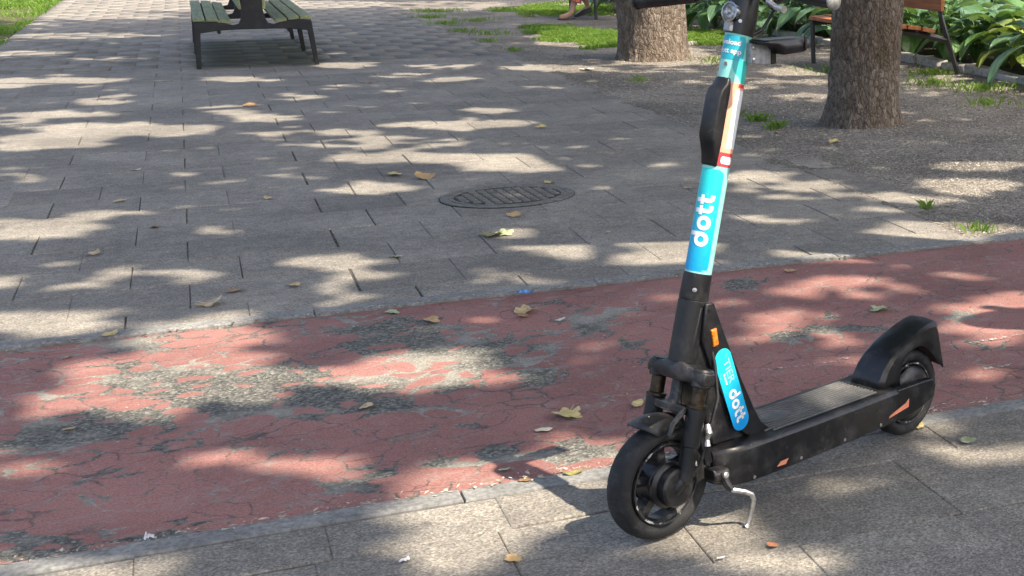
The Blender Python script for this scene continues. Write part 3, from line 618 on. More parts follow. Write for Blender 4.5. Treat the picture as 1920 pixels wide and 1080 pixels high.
# ------------------------------------------------------------------ dark post in the bed
ps = empty('lamp_post', (8.0, 14.9, 0)); tag(ps, 'dark metal post standing among the hostas at the right edge', 'post')
MB().lathe((0, 0, -.05), (0, 0, 1), [(0, .085), (.55, .085), (.60, .06), (.66, .058), (3.4, .05), (3.5, .03)], 20).build('pole', M_dmetal, ps)
MB().lathe((0, 0, 3.42), (0, 0, 1), [(0, .06), (.05, .16), (.4, .2), (.45, .22), (.6, .05), (.62, .0)], 20).build('lamp_head', M_dmetal, ps)

# ------------------------------------------------------------------ hostas
def mat_hosta(name, a, b, c2):
    t = NT(name); o = t.n('TexCoord').outputs['Object']; sx = t.n('SeparateXYZ', {0: o})
    rib = t.math('SINE', t.math('MULTIPLY', sx.outputs[0], 190.0)); rnd = t.n('ObjectInfo').outputs['Random']
    col = t.mix(t.ramp(rnd, 0, 1, 0, 1, False), a, b); col = t.mix(t.math('MULTIPLY', t.ramp(rib, .2, 1), .35), col, c2)
    col = t.mix(t.math('MULTIPLY', t.ramp(t.noise(25, 5), .6, .75), .3), col, (.16, .15, .05))
    t.fin(col, .42, t.bump(rib, .25, .004)); tr = t.n('BsdfTranslucent', {'Color': t.mix(.4, col, (.3, .45, .05))})
    mx = t.n('MixShader', {0: .25, 1: t.b.outputs[0], 2: tr.outputs[0]}); t.t.links.new(mx.outputs[0], t.out.inputs[0]); return t.m
MH = [mat_hosta('hosta_green', (.06, .145, .04), (.105, .215, .06), (.14, .25, .09)),
      mat_hosta('hosta_blue_green', (.07, .155, .08), (.12, .215, .115), (.18, .27, .17)),
      mat_hosta('hosta_yellow_green', (.15, .22, .035), (.30, .33, .05), (.35, .38, .09))]
def hosta_leaf(mat, L, Wd, droop, cup):
    nu, nv = 7, 4; V = []; F = []
    for i in range(nu+1):
        s = i/nu
        wd = Wd*.5*(max(0.0, 1-(s-.0)**2.3))**.9*(.86+.5*s*(1-s)) if s > 0 else Wd*.36
        back = -.05*L if i == 0 else 0
        for j in range(nv+1):
            q = (j/nv)*2-1; x = q*wd; y = s*L+back*abs(q)*1.6
            z = .30*L*s*(1-s)*1.2 - droop*s*s*L + cup*q*q*wd + .012*sin(q*9+s*6)
            V.append((x, y, z))
    for i in range(nu):
        for j in range(nv): a = i*(nv+1)+j; F.append((a, a+1, a+nv+2, a+nv+1))
    return np_mesh('leaf', np.array(V), np.array(F), mat, True)
HL = [[hosta_leaf(m, L, Wd, d, c) for (L, Wd, d, c) in ((.25, .225, .45, .10), (.22, .20, .3, .14), (.29, .24, .6, .08), (.19, .165, .4, .12))] for m in MH]
M_stalk = plain('flower_stalk', (.32, .33, .16), .7)
spk = MB(); spk.tube([(0, 0, 0), (.02, 0, .3), (.05, .01, .55)], [.005, .004, .003], 5)
_r = random.Random(4)
for k in range(26):
    z = .30+.27*k/26; a = k*2.4; x0 = .02+.03*(z-.3)/.25
    spk.tube([(x0, 0, z), (x0+.022*cos(a), .022*sin(a), z+.012), (x0+.03*cos(a), .03*sin(a), z-.008)], [.004, .008, .004], 4)
_so = spk.build('flower_spike', M_stalk, None); M_spk = _so.data; bpy.data.objects.remove(_so)
rh = random.Random(12); hcount = 0
def hosta(x, y, sz, kind, nl, stalks, label):
    r = empty('hosta_plant', (x, y, -.01), rh.uniform(0, 6)); tag(r, label, 'plant', 'hosta plants in the bed')
    for k in range(nl):
        a = k*2.399+rh.uniform(-.3, .3); s = (k+.5)/nl
        el = 1.25-1.15*s; rad_ = (.06+.26*s)*sz; zz = (.40-.26*s+rh.uniform(-.04, .04))*sz
        o = link('leaf', rh.choice(HL[kind if rh.random() < .95 else 2]), r); o.location = (cos(a)*rad_, sin(a)*rad_, zz+.05)
        q = rh.uniform(.85, 1.2)*sz; o.scale = (q*1.05, q*1.05, q*1.05)
        o.rotation_euler = (Matrix.Rotation(a-pi/2+rh.uniform(-.3, .3), 3, 'Z') @ Matrix.Rotation(el*.5-.42*s+rh.uniform(-.2, .2), 3, 'X') @ Matrix.Rotation(rh.uniform(-.3, .3), 3, 'Y')).to_euler()
    mb = MB()
    for k in range(nl):
        a = k*2.399; s = (k+.5)/nl; rad_ = (.06+.26*s)*sz; zz = (.40-.26*s)*sz+.05
        mb.tube([(0, 0, 0), (cos(a)*rad_*.4, sin(a)*rad_*.4, zz*.75), (cos(a)*rad_, sin(a)*rad_, zz)], [.007, .006, .005], 4, False)
    mb.build('stems', MH[0], r)
    for k in range(stalks):
        o = link('flower_spike', M_spk, r); o.location = (rh.uniform(-.1, .1), rh.uniform(-.1, .1), .12); o.scale = (1, 1, rh.uniform(.9, 1.2)); o.rotation_euler = (rh.uniform(-.15, .15), rh.uniform(-.15, .15), rh.uniform(0, 6))
hl = []
y = 8.6
while y < 27:
    for row, x in enumerate((6.62, 7.2, 7.8, 8.45, 9.1)):
        if row >= 2 and y < 11.5: continue
        if row >= 4 and y < 15: continue
        hl.append((x+rh.uniform(-.12, .12), y+row*.25+rh.uniform(-.12, .12), row))
    y += .62
hl += [(6.0, 17.9, 5), (5.95, 18.7, 5), (6.05, 19.5, 5), (5.9, 22.7, 5), (6.0, 23.4, 5), (6.1, 17.1, 5)]
ORD = ['nearest', 'second', 'third', 'fourth', 'fifth', 'sixth', 'seventh', 'eighth', 'ninth', 'tenth', 'eleventh', 'twelfth', 'thirteenth', 'fourteenth', 'fifteenth', 'sixteenth', 'seventeenth', 'eighteenth', 'nineteenth', 'twentieth'] + ['twenty-'+q for q in ('first', 'second', 'third', 'fourth', 'fifth', 'sixth', 'seventh', 'eighth', 'ninth')] + ['thirtieth', 'thirty-first', 'thirty-second', 'thirty-third', 'thirty-fourth']
RN = ['front row', 'second row', 'third row', 'fourth row', 'back row', 'outer clump before the bed']
hl = sorted([h for h in hl if True], key=lambda h: (h[2], h[1])); cnt = {}
for x, y, row in hl:
    kind = 2 if (y < 11.8 and row == 0 and rh.random() < .25) else (1 if (y > 13.5 and rh.random() < .65) else (0 if rh.random() < .75 else 1))
    k = cnt[row] = cnt.get(row, -1)+1
    hosta(x, y, rh.uniform(.95, 1.3), kind, rh.randint(15, 20) if row in (0, 1, 5) else 12, rh.choice([0, 1, 2]) if y < 14 and row in (1, 2, 3) else 0,
          '%s hosta plant, %s from the near end of the %s' % (('green', 'blue-green', 'yellow-green')[kind], ORD[k], RN[row]))
# stone edging of the bed
M_stone = plain('pale_edging_stone', (.38, .36, .32), .85, var=.3, scale=30, bump=.4)
for k in range(22):
    y = 8.4+k*.52; mb = MB().box((0, 0, 0), (.13, .49, .10)); o = mb.build('border_stone', M_stone, bd, 30, .015)
    o.location = (6.30+rh.uniform(-.02, .02), y, .0+rh.uniform(-.012, .01)); o.rotation_euler = (rh.uniform(-.04, .04), rh.uniform(-.05, .05), rh.uniform(-.05, .05))

# ------------------------------------------------------------------ grass
def mat_grass():
    t = NT('grass_blade'); c = t.mix(t.ramp(t.noise(2.5, 4), .3, .7), (.085, .18, .02), (.17, .28, .04)); c = t.mix(t.ramp(t.noise(38, 2), .6, .72), c, (.30, .30, .10))
    t.fin(c, .5); tr = t.n('BsdfTranslucent', {'Color': t.mix(.5, c, (.4, .6, .05))}); mx = t.n('MixShader', {0: .4, 1: t.b.outputs[0], 2: tr.outputs[0]}); t.t.links.new(mx.outputs[0], t.out.inputs[0]); return t.m
M_grass = mat_grass()
def grass(name, label, pts, zf, hmin, hmax, wid=.004):
    n = len(pts); a = RNG.uniform(0, 2*pi, n); h = RNG.uniform(hmin, hmax, n); b = RNG.uniform(0, 2*pi, n); k = RNG.uniform(.1, .9, n)*h
    x, y = pts[:, 0], pts[:, 1]; z = zf(x, y)-.005; dx, dy = np.cos(a)*wid, np.sin(a)*wid
    V = np.stack([np.stack([x-dx, y-dy, z], -1), np.stack([x+dx, y+dy, z], -1), np.stack([x+dx*.6+np.cos(b)*k*.4, y+dy*.6+np.sin(b)*k*.4, z+h*.65], -1), np.stack([x+np.cos(b)*k, y+np.sin(b)*k, z+h*(1-.2*k/h)], -1)], 1)
    o = link(name, np_mesh(name, V.reshape(-1, 3), np.arange(n*4).reshape(n, 4), M_grass)); tag(o, label, 'grass', kind='stuff'); return o
def scatter(n, x0, x1, y0, y1, dens):
    x = RNG.uniform(x0, x1, n); y = RNG.uniform(y0, y1, n); k = RNG.random(n) < dens(x, y); return np.stack([x[k], y[k]], -1)
zl = lambda X, Y: -.03+.05*(fbm(X*.7, Y*.7, 0, 9)-.5)
p = scatter(120000, -6.5, -1.86, 15, 34, lambda x, y: np.clip((fbm(x*1.6, y*.8, 0, 31)-.33)*4 + (-2.4-x)*.6, 0.02, 1))
grass('lawn_grass', 'short green grass along the left edge of the walk', p, zl, .03, .09, .006)
def patch(cx, cy, rx, ry, n, seed):
    x = RNG.uniform(cx-rx*1.3, cx+rx*1.3, n); y = RNG.uniform(cy-ry*1.3, cy+ry*1.3, n)
    d = np.hypot((x-cx)/rx, (y-cy)/ry)+(fbm(x*2.2, y*2.2, 0, seed)-.47)*1.6; k = RNG.random(n) < np.clip((1.05-d)*2.2, 0, 1); return np.stack([x[k], y[k]], -1)
p = np.concatenate([patch(4.15, 18.2, .5, 1.7, 46000, 61), patch(5.3, 17.6, .55, 1.3, 40000, 62), patch(5.0, 23.6, .8, 1.6, 30000, 63)])
grass('grass_patch', 'bright green grass growing around the farther tree trunk', p, gz, .02, .065, .0045)
pts = []
for (x, y, r, n_) in [(3.41, 9.5, .08, 90), (3.44, 9.95, .10, 110), (3.38, 10.3, .06, 40), (5.74, 10.95, .4, 300), (5.55, 11.5, .35, 230), (5.3, 10.0, .3, 120), (5.95, 12.3, .3, 280), (5.3, 12.9, .45, 220), (3.4, 12.9, .14, 50), (3.0, 16.4, .14, 60), (2.97, 17.8, .16, 90), (2.98, 19.5, .2, 130), (2.96, 21, .25, 180), (3.0, 22.5, .3, 220), (3.06, 5.86, .1, 40), (3.07, 6.45, .05, 24), (4.6, 14.3, .35, 120), (3.2, 19, .4, 160), (3.3, 24, .5, 300), (3.45, 21.5, .4, 160)]:
    q = RNG.uniform(0, 2*pi, n_); s = r*RNG.random(n_)*RNG.uniform(.4, 1.3, n_); pts.append(np.stack([x+np.cos(q)*s, y+np.sin(q)*s], -1))
grass('grass_tufts', 'sparse grass tufts sprouting from the gravel', np.concatenate(pts), gz, .02, .08, .003)

# ------------------------------------------------------------------ pebbles and fine litter
def pebbles(name, label, pts, zf, rmin, rmax, mat):
    n = len(pts); r = RNG.uniform(rmin, rmax, n)*RNG.uniform(.6, 1.2, n); a = RNG.uniform(0, 2*pi, n); fl_ = RNG.uniform(.35, .8, n)
    base = np.array([(1, 0, 0), (.3, .9, .1), (-.8, .5, 0), (-.7, -.6, .1), (.4, -.8, 0), (.15, .1, .9)])
    x = base[:, 0][None]*np.cos(a)[:, None]-base[:, 1][None]*np.sin(a)[:, None]; y = base[:, 0][None]*np.sin(a)[:, None]+base[:, 1][None]*np.cos(a)[:, None]
    V = np.stack([pts[:, :1]+x*r[:, None], pts[:, 1:2]+y*r[:, None]*.8, zf(pts[:, 0], pts[:, 1])[:, None]+(base[:, 2][None]*fl_[:, None]+.05)*r[:, None]], -1)
    V += RNG.normal(0, 1, V.shape)*(r*.12)[:, None, None]
    i = (np.arange(n)*6)[:, None]; F = np.concatenate([i+np.array([[k, (k+1) % 5, 5]]) for k in range(5)])
    o = link(name, np_mesh(name, V.reshape(-1, 3), F, mat)); tag(o, label, 'gravel', kind='stuff')
def mat_peb():
    t = NT('gravel_stones'); c = t.n('TexWhiteNoise', {'Vector': t.n('VectorMath', {0: t.P(), 1: (.02, .02, .02)}, operation='SNAP').outputs[0]}).outputs[0]
    return t.fin(t.mix(c, (.10, .092, .082), (.46, .43, .385)), .9, Specular_IOR_Level=.2)
M_peb = mat_peb()
p = scatter(52000, ED-.5, 6.3, 5.7, 17, lambda x, y: np.clip((x-ED+.02+.9*(fbm(x*1.3, y*.9, 0, 71)-.47))*1.8, 0.012, 1)*np.clip(1.35-(y-5.7)/11, .2, 1))
pebbles('gravel_stones', 'loose small stones over the trodden gravel', p, lambda x, y: np.where(x < ED, .0015, gravz(x, y)), .003, .0095, M_peb)
M_lit = NT('dry_litter'); _t = M_lit
_c = _t.n('TexWhiteNoise', {'Vector': _t.n('VectorMath', {0: _t.P(), 1: (.03, .03, .03)}, operation='SNAP').outputs[0]})
M_lit = _t.fin(_t.mix(_c.outputs[0], (.14, .095, .05), (.62, .56, .44)), .85)
def litter(name, label, pts, zf, lmin, lmax):
    n = len(pts); a = RNG.uniform(0, 2*pi, n); L = RNG.uniform(lmin, lmax, n)*RNG.uniform(.4, 1, n); wd = L*RNG.uniform(.15, .5, n); z = zf(pts[:, 0], pts[:, 1])+.003
    c, s = np.cos(a), np.sin(a); V = []
    for (p_, q_, h) in ((-1, 0, 0), (0, -1, .4), (1, 0, .1), (0, 1, .35)):
        V.append(np.stack([pts[:, 0]+c*p_*L-s*q_*wd, pts[:, 1]+s*p_*L+c*q_*wd, z+h*wd*RNG.random(n)], -1))
    o = link(name, np_mesh(name, np.stack(V, 1).reshape(-1, 3), np.arange(n*4).reshape(n, 4), M_lit)); tag(o, label, 'leaf litter', kind='stuff')
p = scatter(2600, -2, 4, 3.64, 5.6, lambda x, y: .25+.75*blobs(WEAR, x, y, .5, .3, 5))
litter('path_litter', 'fine dry plant bits scattered on the red path', p, path_z, .002, .009)
p = scatter(1700, -1.8, 3, 5.7, 14, lambda x, y: x*0+.6)
litter('walk_litter', 'fine dry plant bits scattered on the paved walk', p, lambda x, y: x*0+.002, .002, .013)
p = scatter(260, -.6, 3, 2.4, 3.55, lambda x, y: x*0+.6)
litter('footway_litter', 'fine dry plant bits on the near paving', p, lambda x, y: x*0+.002, .002, .007)
p = scatter(4200, ED, 6.3, 5.7, 16, lambda x, y: x*0+.9)
q_ = RNG.uniform(0, 2*pi, 900); rr_ = RNG.uniform(.22, .62, 900)
p = np.concatenate([p, np.stack([4.04+np.cos(q_)*rr_, 9.46+np.sin(q_)*rr_], -1)[:550], np.stack([4.10+np.cos(q_)*(rr_+.1), 14.98+np.sin(q_)*(rr_+.1)], -1)[550:]])
litter('gravel_litter', 'dry leaf fragments and twigs on the gravel', p, gravz, .005, .030)
p = np.stack([RNG.uniform(-.7, 3, 1300), np.where(RNG.random(1300) < .5, RNG.normal(5.6, .014, 1300), RNG.normal(3.63, .014, 1300))], -1)
litter('edge_litter', 'crumbs and dry bits collected along the path edgings', p, lambda x, y: x*0+.004, .003, .016)
# ------------------------------------------------------------------ electric scooter
K_plastic = scuffed('scooter_black_plastic', (.008, .008, .009), (.13, .125, .115), .32, .42)
K_frame = scuffed('scooter_black_frame', (.009, .009, .010), (.13, .12, .11), .5, .36, 9)
K_panel = scuffed('scooter_satin_panel', (.008, .008, .009), (.1, .1, .1), .2, .36)
K_rubber = scuffed('tyre_rubber', (.012, .012, .0125), (.12, .115, .105), .45, .72, 18, .3)
K_rim = scuffed('black_rim', (.012, .012, .014), (.24, .23, .21), .6, .36, 26)
K_mat = scuffed('deck_rubber_mat', (.10, .10, .098), (.30, .285, .255), .6, .55, 9, .3)  # ridges paler than mat_base: skylight on their tops put into the colour
K_bronze = plain('bronze_stanchion', (.062, .046, .030), .36, .75, var=.5, scale=60)
K_steel = plain('worn_steel', (.55, .54, .52), .38, .9, var=.35, scale=70, bump=.2)
K_chrome = plain('lamp_chrome', (.42, .42, .42), .2, 1.0, var=.1)
K_lens = plain('lamp_lens', (.35, .35, .34), .08, .3, var=.5, scale=150)
K_orange = plain('amber_reflector', (.62, .19, .02), .25, var=.4, scale=160)
K_reflect = plain('salmon_reflective_tape', (.85, .30, .17), .45, var=.15)
K_white = plain('print_white', (.85, .86, .86), .45, var=.04)
K_red = plain('print_red', (.62, .05, .06), .45, var=.08)
K_peach = plain('print_peach', (.85, .42, .27), .45, var=.06)
K_mint = plain('mint_lacquer', (.30, .72, .62), .32, var=.08, scale=40)
K_teal = plain('teal_print', (.02, .42, .50), .35, var=.05)
K_dteal = plain('sea_green_print', (.05, .50, .46), .35, var=.05)
K_grey = plain('grey_bracket', (.33, .33, .34), .5, .2, var=.3, scale=60)
def grad(name, z0, z1, c0, c1):
    t = NT(name); sx = t.n('SeparateXYZ', {0: t.n('TexCoord').outputs['Object']}); f = t.ramp(sx.outputs[2], z0, z1, 0, 1, False)
    n = t.ramp(t.noise(80, 4), .3, .7, .94, 1.04)
    c = t.mix(f, c0, c1); c = t.mix(1.0, c, t.n('CombineColor', {0: n, 1: n, 2: n}).outputs[0], 'MULTIPLY')
    sc_ = t.vor(70, 'DISTANCE_TO_EDGE', t.scaled((1, 1, .25))); sm = t.math('MULTIPLY', t.ramp(sc_, 0, .012, 1, 0), t.ramp(t.noise(30, 3), .58, .66))
    c = t.mix(t.math('MULTIPLY', sm, .55), c, (.75, .8, .8)); dk_ = t.ramp(t.noise(45, 6, .7), .6, .75); c = t.mix(t.math('MULTIPLY', dk_, .25), c, (.10, .14, .15))
    return t.fin(c, t.ramp(t.noise(60, 4), .3, .7, .3, .5))
K_stemgrad = grad('cyan_blue_print', .60, .83, (.0, .33, .70), (.02, .68, .63))
K_pillgrad = grad('pill_cyan_blue_print', .21, .42, (.0, .32, .78), (.02, .64, .64))

sc = empty('electric_scooter'); tag(sc, 'black electric kick scooter with a cyan-blue stem parked on its kickstand', 'scooter')
psi, lam = radians(-126.2)-.4792, .04
fwv = Vector((cos(psi), sin(psi), 0)); lfv = Vector((-sin(psi), cos(psi), 0)); upv = Vector((0, 0, 1))
lf2, up2 = lfv*cos(lam)-upv*sin(lam), upv*cos(lam)+lfv*sin(lam)
_o = Vector((-.2075*cos(.4792)+3.851*sin(.4792), .2075*sin(.4792)+3.851*cos(.4792), 0.002))
sc.matrix_world = Matrix(((fwv.x, lf2.x, up2.x, _o.x), (fwv.y, lf2.y, up2.y, _o.y), (fwv.z, lf2.z, up2.z, _o.z), (0, 0, 0, 1)))
# local frame: x forward, y left, z up. Steering axis leans back:
def AX(z, dx=0, dy=0): return Vector((.8935-.264*z+dx*.967, dy, z+dx*.255))
def ST(z, r, az): return AX(z, r*cos(az), r*sin(az))
adir = Vector((-.255, 0, .967))
HUB = Vector((.8715, 0, .133))

# --- wheels
def tyre(mb, c, R, r, rt, na=272, npf=18, tread=.0012):
    V = []; F = []
    for i in range(na):
        q = 2*pi*i/na
        for j in range(npf):
            p = 2*pi*j/npf; yy = cos(p)*abs(cos(p))**-.25*r if abs(cos(p)) > 1e-6 else 0.0; rr_ = sin(p)*rt
            rad = R-rt+rr_
            if sin(p) > .25:
                ph = (q*34/(2*pi)+abs(yy)*38) % 1.0
                if ph < .22 and abs(yy) > .004: rad -= tread
                if abs(yy) < .0035: rad -= tread*.4
            V.append((c[0]+rad*cos(q), c[1]+yy, c[2]+rad*sin(q)))
    for i in range(na):
        for j in range(npf):
            i2, j2 = (i+1) % na, (j+1) % npf; F.append((i*npf+j, i*npf+j2, i2*npf+j2, i2*npf+j))
    mb.add(V, F); return mb
def spoke(mb, c, a, r0, r1, w0, w1, y):
    ca, sa = cos(a), sin(a)
    pt = lambda r, t, yy: (c[0]+r*ca-t*sa, c[1]+yy, c[2]+r*sa+t*ca)
    mb.loft([[pt(r, -w, y-.012*k), pt(r, -w*.5, y+.010*k), pt(r, w*.5, y+.010*k), pt(r, w, y-.012*k)] for r, w, k in ((r0, w0, 1.3), ((r0+r1)/2, (w0+w1)/2*.85, 1), (r1, w1, .9))])
def wheel(name, c, R, tw, rimr, hub_r, nsp):
    rim = MB(); rim.lathe(c, (0, 1, 0), [(-.024, rimr), (-.024, rimr+.006), (-.026, rimr+.009), (.026, rimr+.009), (.024, rimr+.006), (.024, rimr), (.018, rimr-.005), (-.018, rimr-.005)], 72, closed=True)
    for k in range(nsp): spoke(rim, c, 2*pi*k/nsp+.35, hub_r*.8, rimr, .024, .019, 0)
    rim.lathe(c, (0, 1, 0), [(-.03, 0), (-.03, hub_r*.8), (-.022, hub_r), (.022, hub_r), (.03, hub_r*.8), (.03, 0)], 40, caps=False)
    o = rim.build(name, K_rim, sc, 30); ty = tyre(MB(), c, R, tw, (R-rimr-.006)/2).build('tyre', K_rubber, o, 60)
    MB().lathe((c[0], c[1]+.0245, c[2]), (0, 1, 0), [(0, rimr+.0055), (.0028, rimr+.0065), (.0028, rimr+.0025), (0, rimr+.0015)], 72, closed=True).build('rim_lip', K_lip, o)
    return o
_t = NT('scratched_rim_edge'); _f = _t.ramp(_t.noise(32, 5, .7), .55, .62)
K_lip = _t.fin(_t.mix(_f, (.03, .03, .032), (.62, .62, .60)), .4)
fwh = wheel('front_wheel', HUB, .134, .0315, .088, .050, 5)
hc = MB(); hc.lathe((HUB.x, .030, HUB.z), (0, 1, 0), [(0, .0), (0, .053), (.006, .054), (.010, .050), (.013, .044), (.017, .046), (.034, .045), (.039, .040), (.040, 0)], 48, caps=False)
hc.build('hub_cover', K_frame, fwh, 30)
hc = MB(); hc.lathe((HUB.x, -.030, HUB.z), (0, -1, 0), [(0, .0), (0, .053), (.010, .050), (.02, .03), (.03, .0)], 40, caps=False); hc.build('hub_cover', K_frame, fwh, 30)
RW = Vector((0, 0, .120))
rwh = wheel('rear_wheel', RW, .121, .031, .078, .058, 5)
MB().lathe((0, .026, .12), (0, 1, 0), [(0, 0), (0, .074), (.004, .074), (.012, .066), (.018, .05), (.02, 0)], 44, caps=False).build('hub_cover', K_rim, rwh, 30)

# --- fork (steers with the bar)
cr = MB()
cr.loft([[AX(.362+dz, dx, y) for dx, dz in ((-.022*s, -.004), (.020*s, -.004), (.024*s, .010), (.020*s, .030*h), (-.020*s, .030*h), (-.024*s, .010))] for y, s, h in ((-.092, .75, .8), (-.078, 1, .9), (-.04, 1.05, 1.0), (-.025, 1.5, 1.25), (.025, 1.5, 1.25), (.04, 1.05, 1.0), (.078, 1, .9), (.092, .75, .8))])
cr.build('fork_crown', K_frame, sc, 40, .003)
for s in (-1, 1):
    MB().lathe(AX(.352, 0, s*.068), adir, [(0, .021), (.004, .0235), (.038, .0235), (.042, .020)], 24).build('crown_clamp', K_frame, sc, 30)
    MB().lathe(AX(.300, 0, s*.066), adir, [(0, .0165), (.06, .0165)], 24).build('stanchion', K_bronze, sc, 30)
    MB().lathe(AX(.306, 0, s*.066), adir, [(0, .022), (.002, .0235), (.008, .0235), (.010, .020)], 28).build('dust_seal', K_bronze, sc, 30)
    MB().lathe(AX(.306, 0, s*.066), -adir, [(0, .0215), (.085, .0215), (.088, .019), (.165, .018), (.172, .012)], 24).build('fork_leg', K_plastic, sc, 30)
    MB().tube([AX(.160, .0, s*.064), HUB+Vector((.004, s*.064, 0)), HUB+Vector((.010, s*.060, -.012))], [.013, .014, .010], 10).build('axle_mount', K_plastic, sc, 40)
br = MB(); br.loft([[AX(.292+dz, dx+b, y) for dx, dz in ((-.014, -.004), (.014, -.004), (.014, .014), (-.014, .014))] for y, b in ((-.064, 0), (-.035, .012), (0, .018), (.035, .012), (.064, 0))]); br.build('fork_bridge', K_frame, sc, 30, .003)
MB().lathe(AX(.29, .004), adir, [(0, .030), (.015, .018), (.03, .0135), (.075, .0135)], 20).build('steerer', K_frame, sc, 40)
fe = MB(); ringsF = []
for k in range(8):
    a = radians(114-46*k/7); R_f = .154+.005*(k/7); wd = .034+.018*min(1, k/5)
    c0 = HUB+Vector((cos(a)*R_f, 0, sin(a)*R_f)); nrm_ = Vector((cos(a), 0, sin(a))); tip = .010*(k == 7)
    tg = Vector((sin(a), 0, -cos(a)))
    ringsF.append([c0+nrm_*dz+tg*tt+Vector((0, y, 0)) for y, dz, tt in ((-wd, -.024, -tip), (-wd*.55, -.003, 0), (0, .002, tip*.6), (wd*.55, -.003, 0), (wd, -.024, -tip))])
fe.loft(ringsF, caps=False, closed=False); fe.build('front_mudguard', K_plastic, sc, 20, 0, None, .003)
sp = MB(); 
for k in range(26):
    a_ = k*2.4; L_ = .006+.012*((k*37) % 11)/11; p0 = HUB+Vector((cos(radians(82))*.159, 0, sin(radians(82))*.159)); d_ = Vector((cos(a_)*L_, sin(a_)*L_, -.001-.1*L_)); e_ = Vector((-sin(a_)*.0012, cos(a_)*.0012, 0))
    n_ = Vector((cos(radians(82)), 0, sin(radians(82)))); d_ = d_-n_*d_.dot(n_)*.9+n_*.001-n_*abs(d_.y)*.30
    sp.add([p0+e_+n_*.002, p0-e_+n_*.002, p0+d_-e_*.5, p0+d_+e_*.5], [(0, 1, 2, 3)])
sp.build('dropping_splash', plain('dried_dropping', (.42, .36, .26), .9, var=.5, scale=200), bpy.data.objects['front_mudguard'])
MB().tube([AX(.30, .02, .05), AX(.27, .06, .062), AX(.245, .07, .066)], [.007, .006, .005], 8).build('mudguard_stay', K_frame, sc)
MB().box((0, 0, 0), (.020, .012, .10)).build('brake_arm', K_frame, sc, 30, .003).matrix_local = Matrix.Translation(AX(.225, -.036, .072)) @ Matrix.Rotation(.258, 4, 'Y') @ Matrix.Rotation(pi, 4, 'Z')
MB().tube([AX(.27, -.036, .073), AX(.255, -.034, .083), AX(.24, -.036, .079), AX(.225, -.036, .083)], [.007, .009, .006, .008], 10).build('cable_clamp', K_steel, sc)
MB().tube([AX(.46, -.038, .028), AX(.40, -.05, .05), AX(.33, -.055, .072), AX(.26, -.04, .078), AX(.18, -.032, .075), HUB+Vector((-.028, .062, .01))], .0042, 8).build('brake_cable', K_plastic, sc)

# --- head tube, collar, stem
MB().lathe(AX(.398), adir, [(-.002, .018), (0, .0345), (.138, .0335), (.141, .030)], 48).build('head_tube', K_panel, sc, 30)
MB().lathe(AX(.533), adir, [(0, .0325), (.002, .033), (.060, .0315), (.062, .029)], 48).build('collar', K_plastic, sc, 30)
MB().lathe(ST(.556, .0325, .75), (ST(.556, 1, .75)-AX(.556)), [(0, .005), (.0015, .005), (.002, .003)], 12).build('collar_screw', K_steel, sc)
stem = MB().lathe(AX(.592), adir, [(0, .0300), (.5365, .0300)], 64).build('stem', K_mint, sc, 30)
def wrap(mb, z0, z1, a0, a1, nz=16, na=18, r=.0304, corner=.0):
    V = []; F = []
    for i in range(nz+1):
        z = z0+(z1-z0)*i/nz; e = 0
        if corner:
            dm = min(z-z0, z1-z)
            if dm < corner: e = (corner-sqrt(max(0, corner**2-(corner-dm)**2)))/.03
        for j in range(na+1): V.append(ST(z, r, (a0+e)+(a1-a0-2*e)*j/na))
    for i in range(nz):
        for j in range(na): k = i*(na+1)+j; F.append((k, k+1, k+na+2, k+na+1))
    mb.add(V, F); return mb
wrap(MB(), .596, .818, radians(-75), radians(86), 40, 24, .0304, .012).build('blue_print', K_stemgrad, stem)
wrap(MB(), 1.052, 1.104, radians(-75), radians(82), 6, 24, .0304, .003).build('top_print', K_teal, stem)
wv = MB(); V = []; F = []; nz = 24; na = 16
for i in range(nz+1):
    z = .90+.155*i/nz; lo = radians(92) - radians(62)/(1+exp(-(z-1.025)/.006)) + radians(10)*sin((z-1.03)*60)*(z > 1.02)
    for j in range(na+1): V.append(ST(z, .0303, lo+(radians(150)-lo)*j/na))
for i in range(nz):
    for j in range(na): k = i*(na+1)+j; F.append((k, k+1, k+na+2, k+na+1))
wv.add(V, F).build('wave_print', K_dteal, stem)
# label beside the black grip box
wrap(MB(), .826, 1.006, radians(38), radians(140), 20, 12, .0305, .004).build('warning_label', K_peach, stem)
wrap(MB(), .826, .856, radians(40), radians(138), 6, 12, .0308, .003).build('label_red_band', K_red, stem)
wrap(MB(), .997, 1.005, radians(82), radians(138), 3, 10, .0308).build('label_red_band', K_red, stem)
wrap(MB(), .866, .992, radians(72), radians(134), 12, 10, .0309).build('label_white_field', K_white, stem)
wrap(MB(), .832, .848, radians(58), radians(118), 4, 10, .0311, .003).build('label_white_field', K_white, stem)
gb = MB(); rg = []
for z, dpt, hw in ((.822, .026, .021), (.826, .034, .023), (.845, .038, .0235), (.868, .047, .024), (.885, .055, .024), (.97, .055, .024), (.985, .050, .024), (1.000, .036, .0235), (1.012, .033, .021), (1.015, .026, .018)):
    az = radians(-2); c_, s_ = cos(az), sin(az)
    def Q(d, l): return AX(z, d*c_-l*s_, d*s_+l*c_)
    rg.append([Q(.016, -hw), Q(dpt*.75, -hw), Q(dpt, -hw*.55), Q(dpt, hw*.35), Q(dpt*.80, hw), Q(.016, hw)])
gb.loft(rg); gb.build('grip_box', K_panel, sc, 40, .0025)
MB().box(ST(1.043, .0305, radians(12)), (.004, .008, .008)).build('stem_rivet', K_steel, stem)
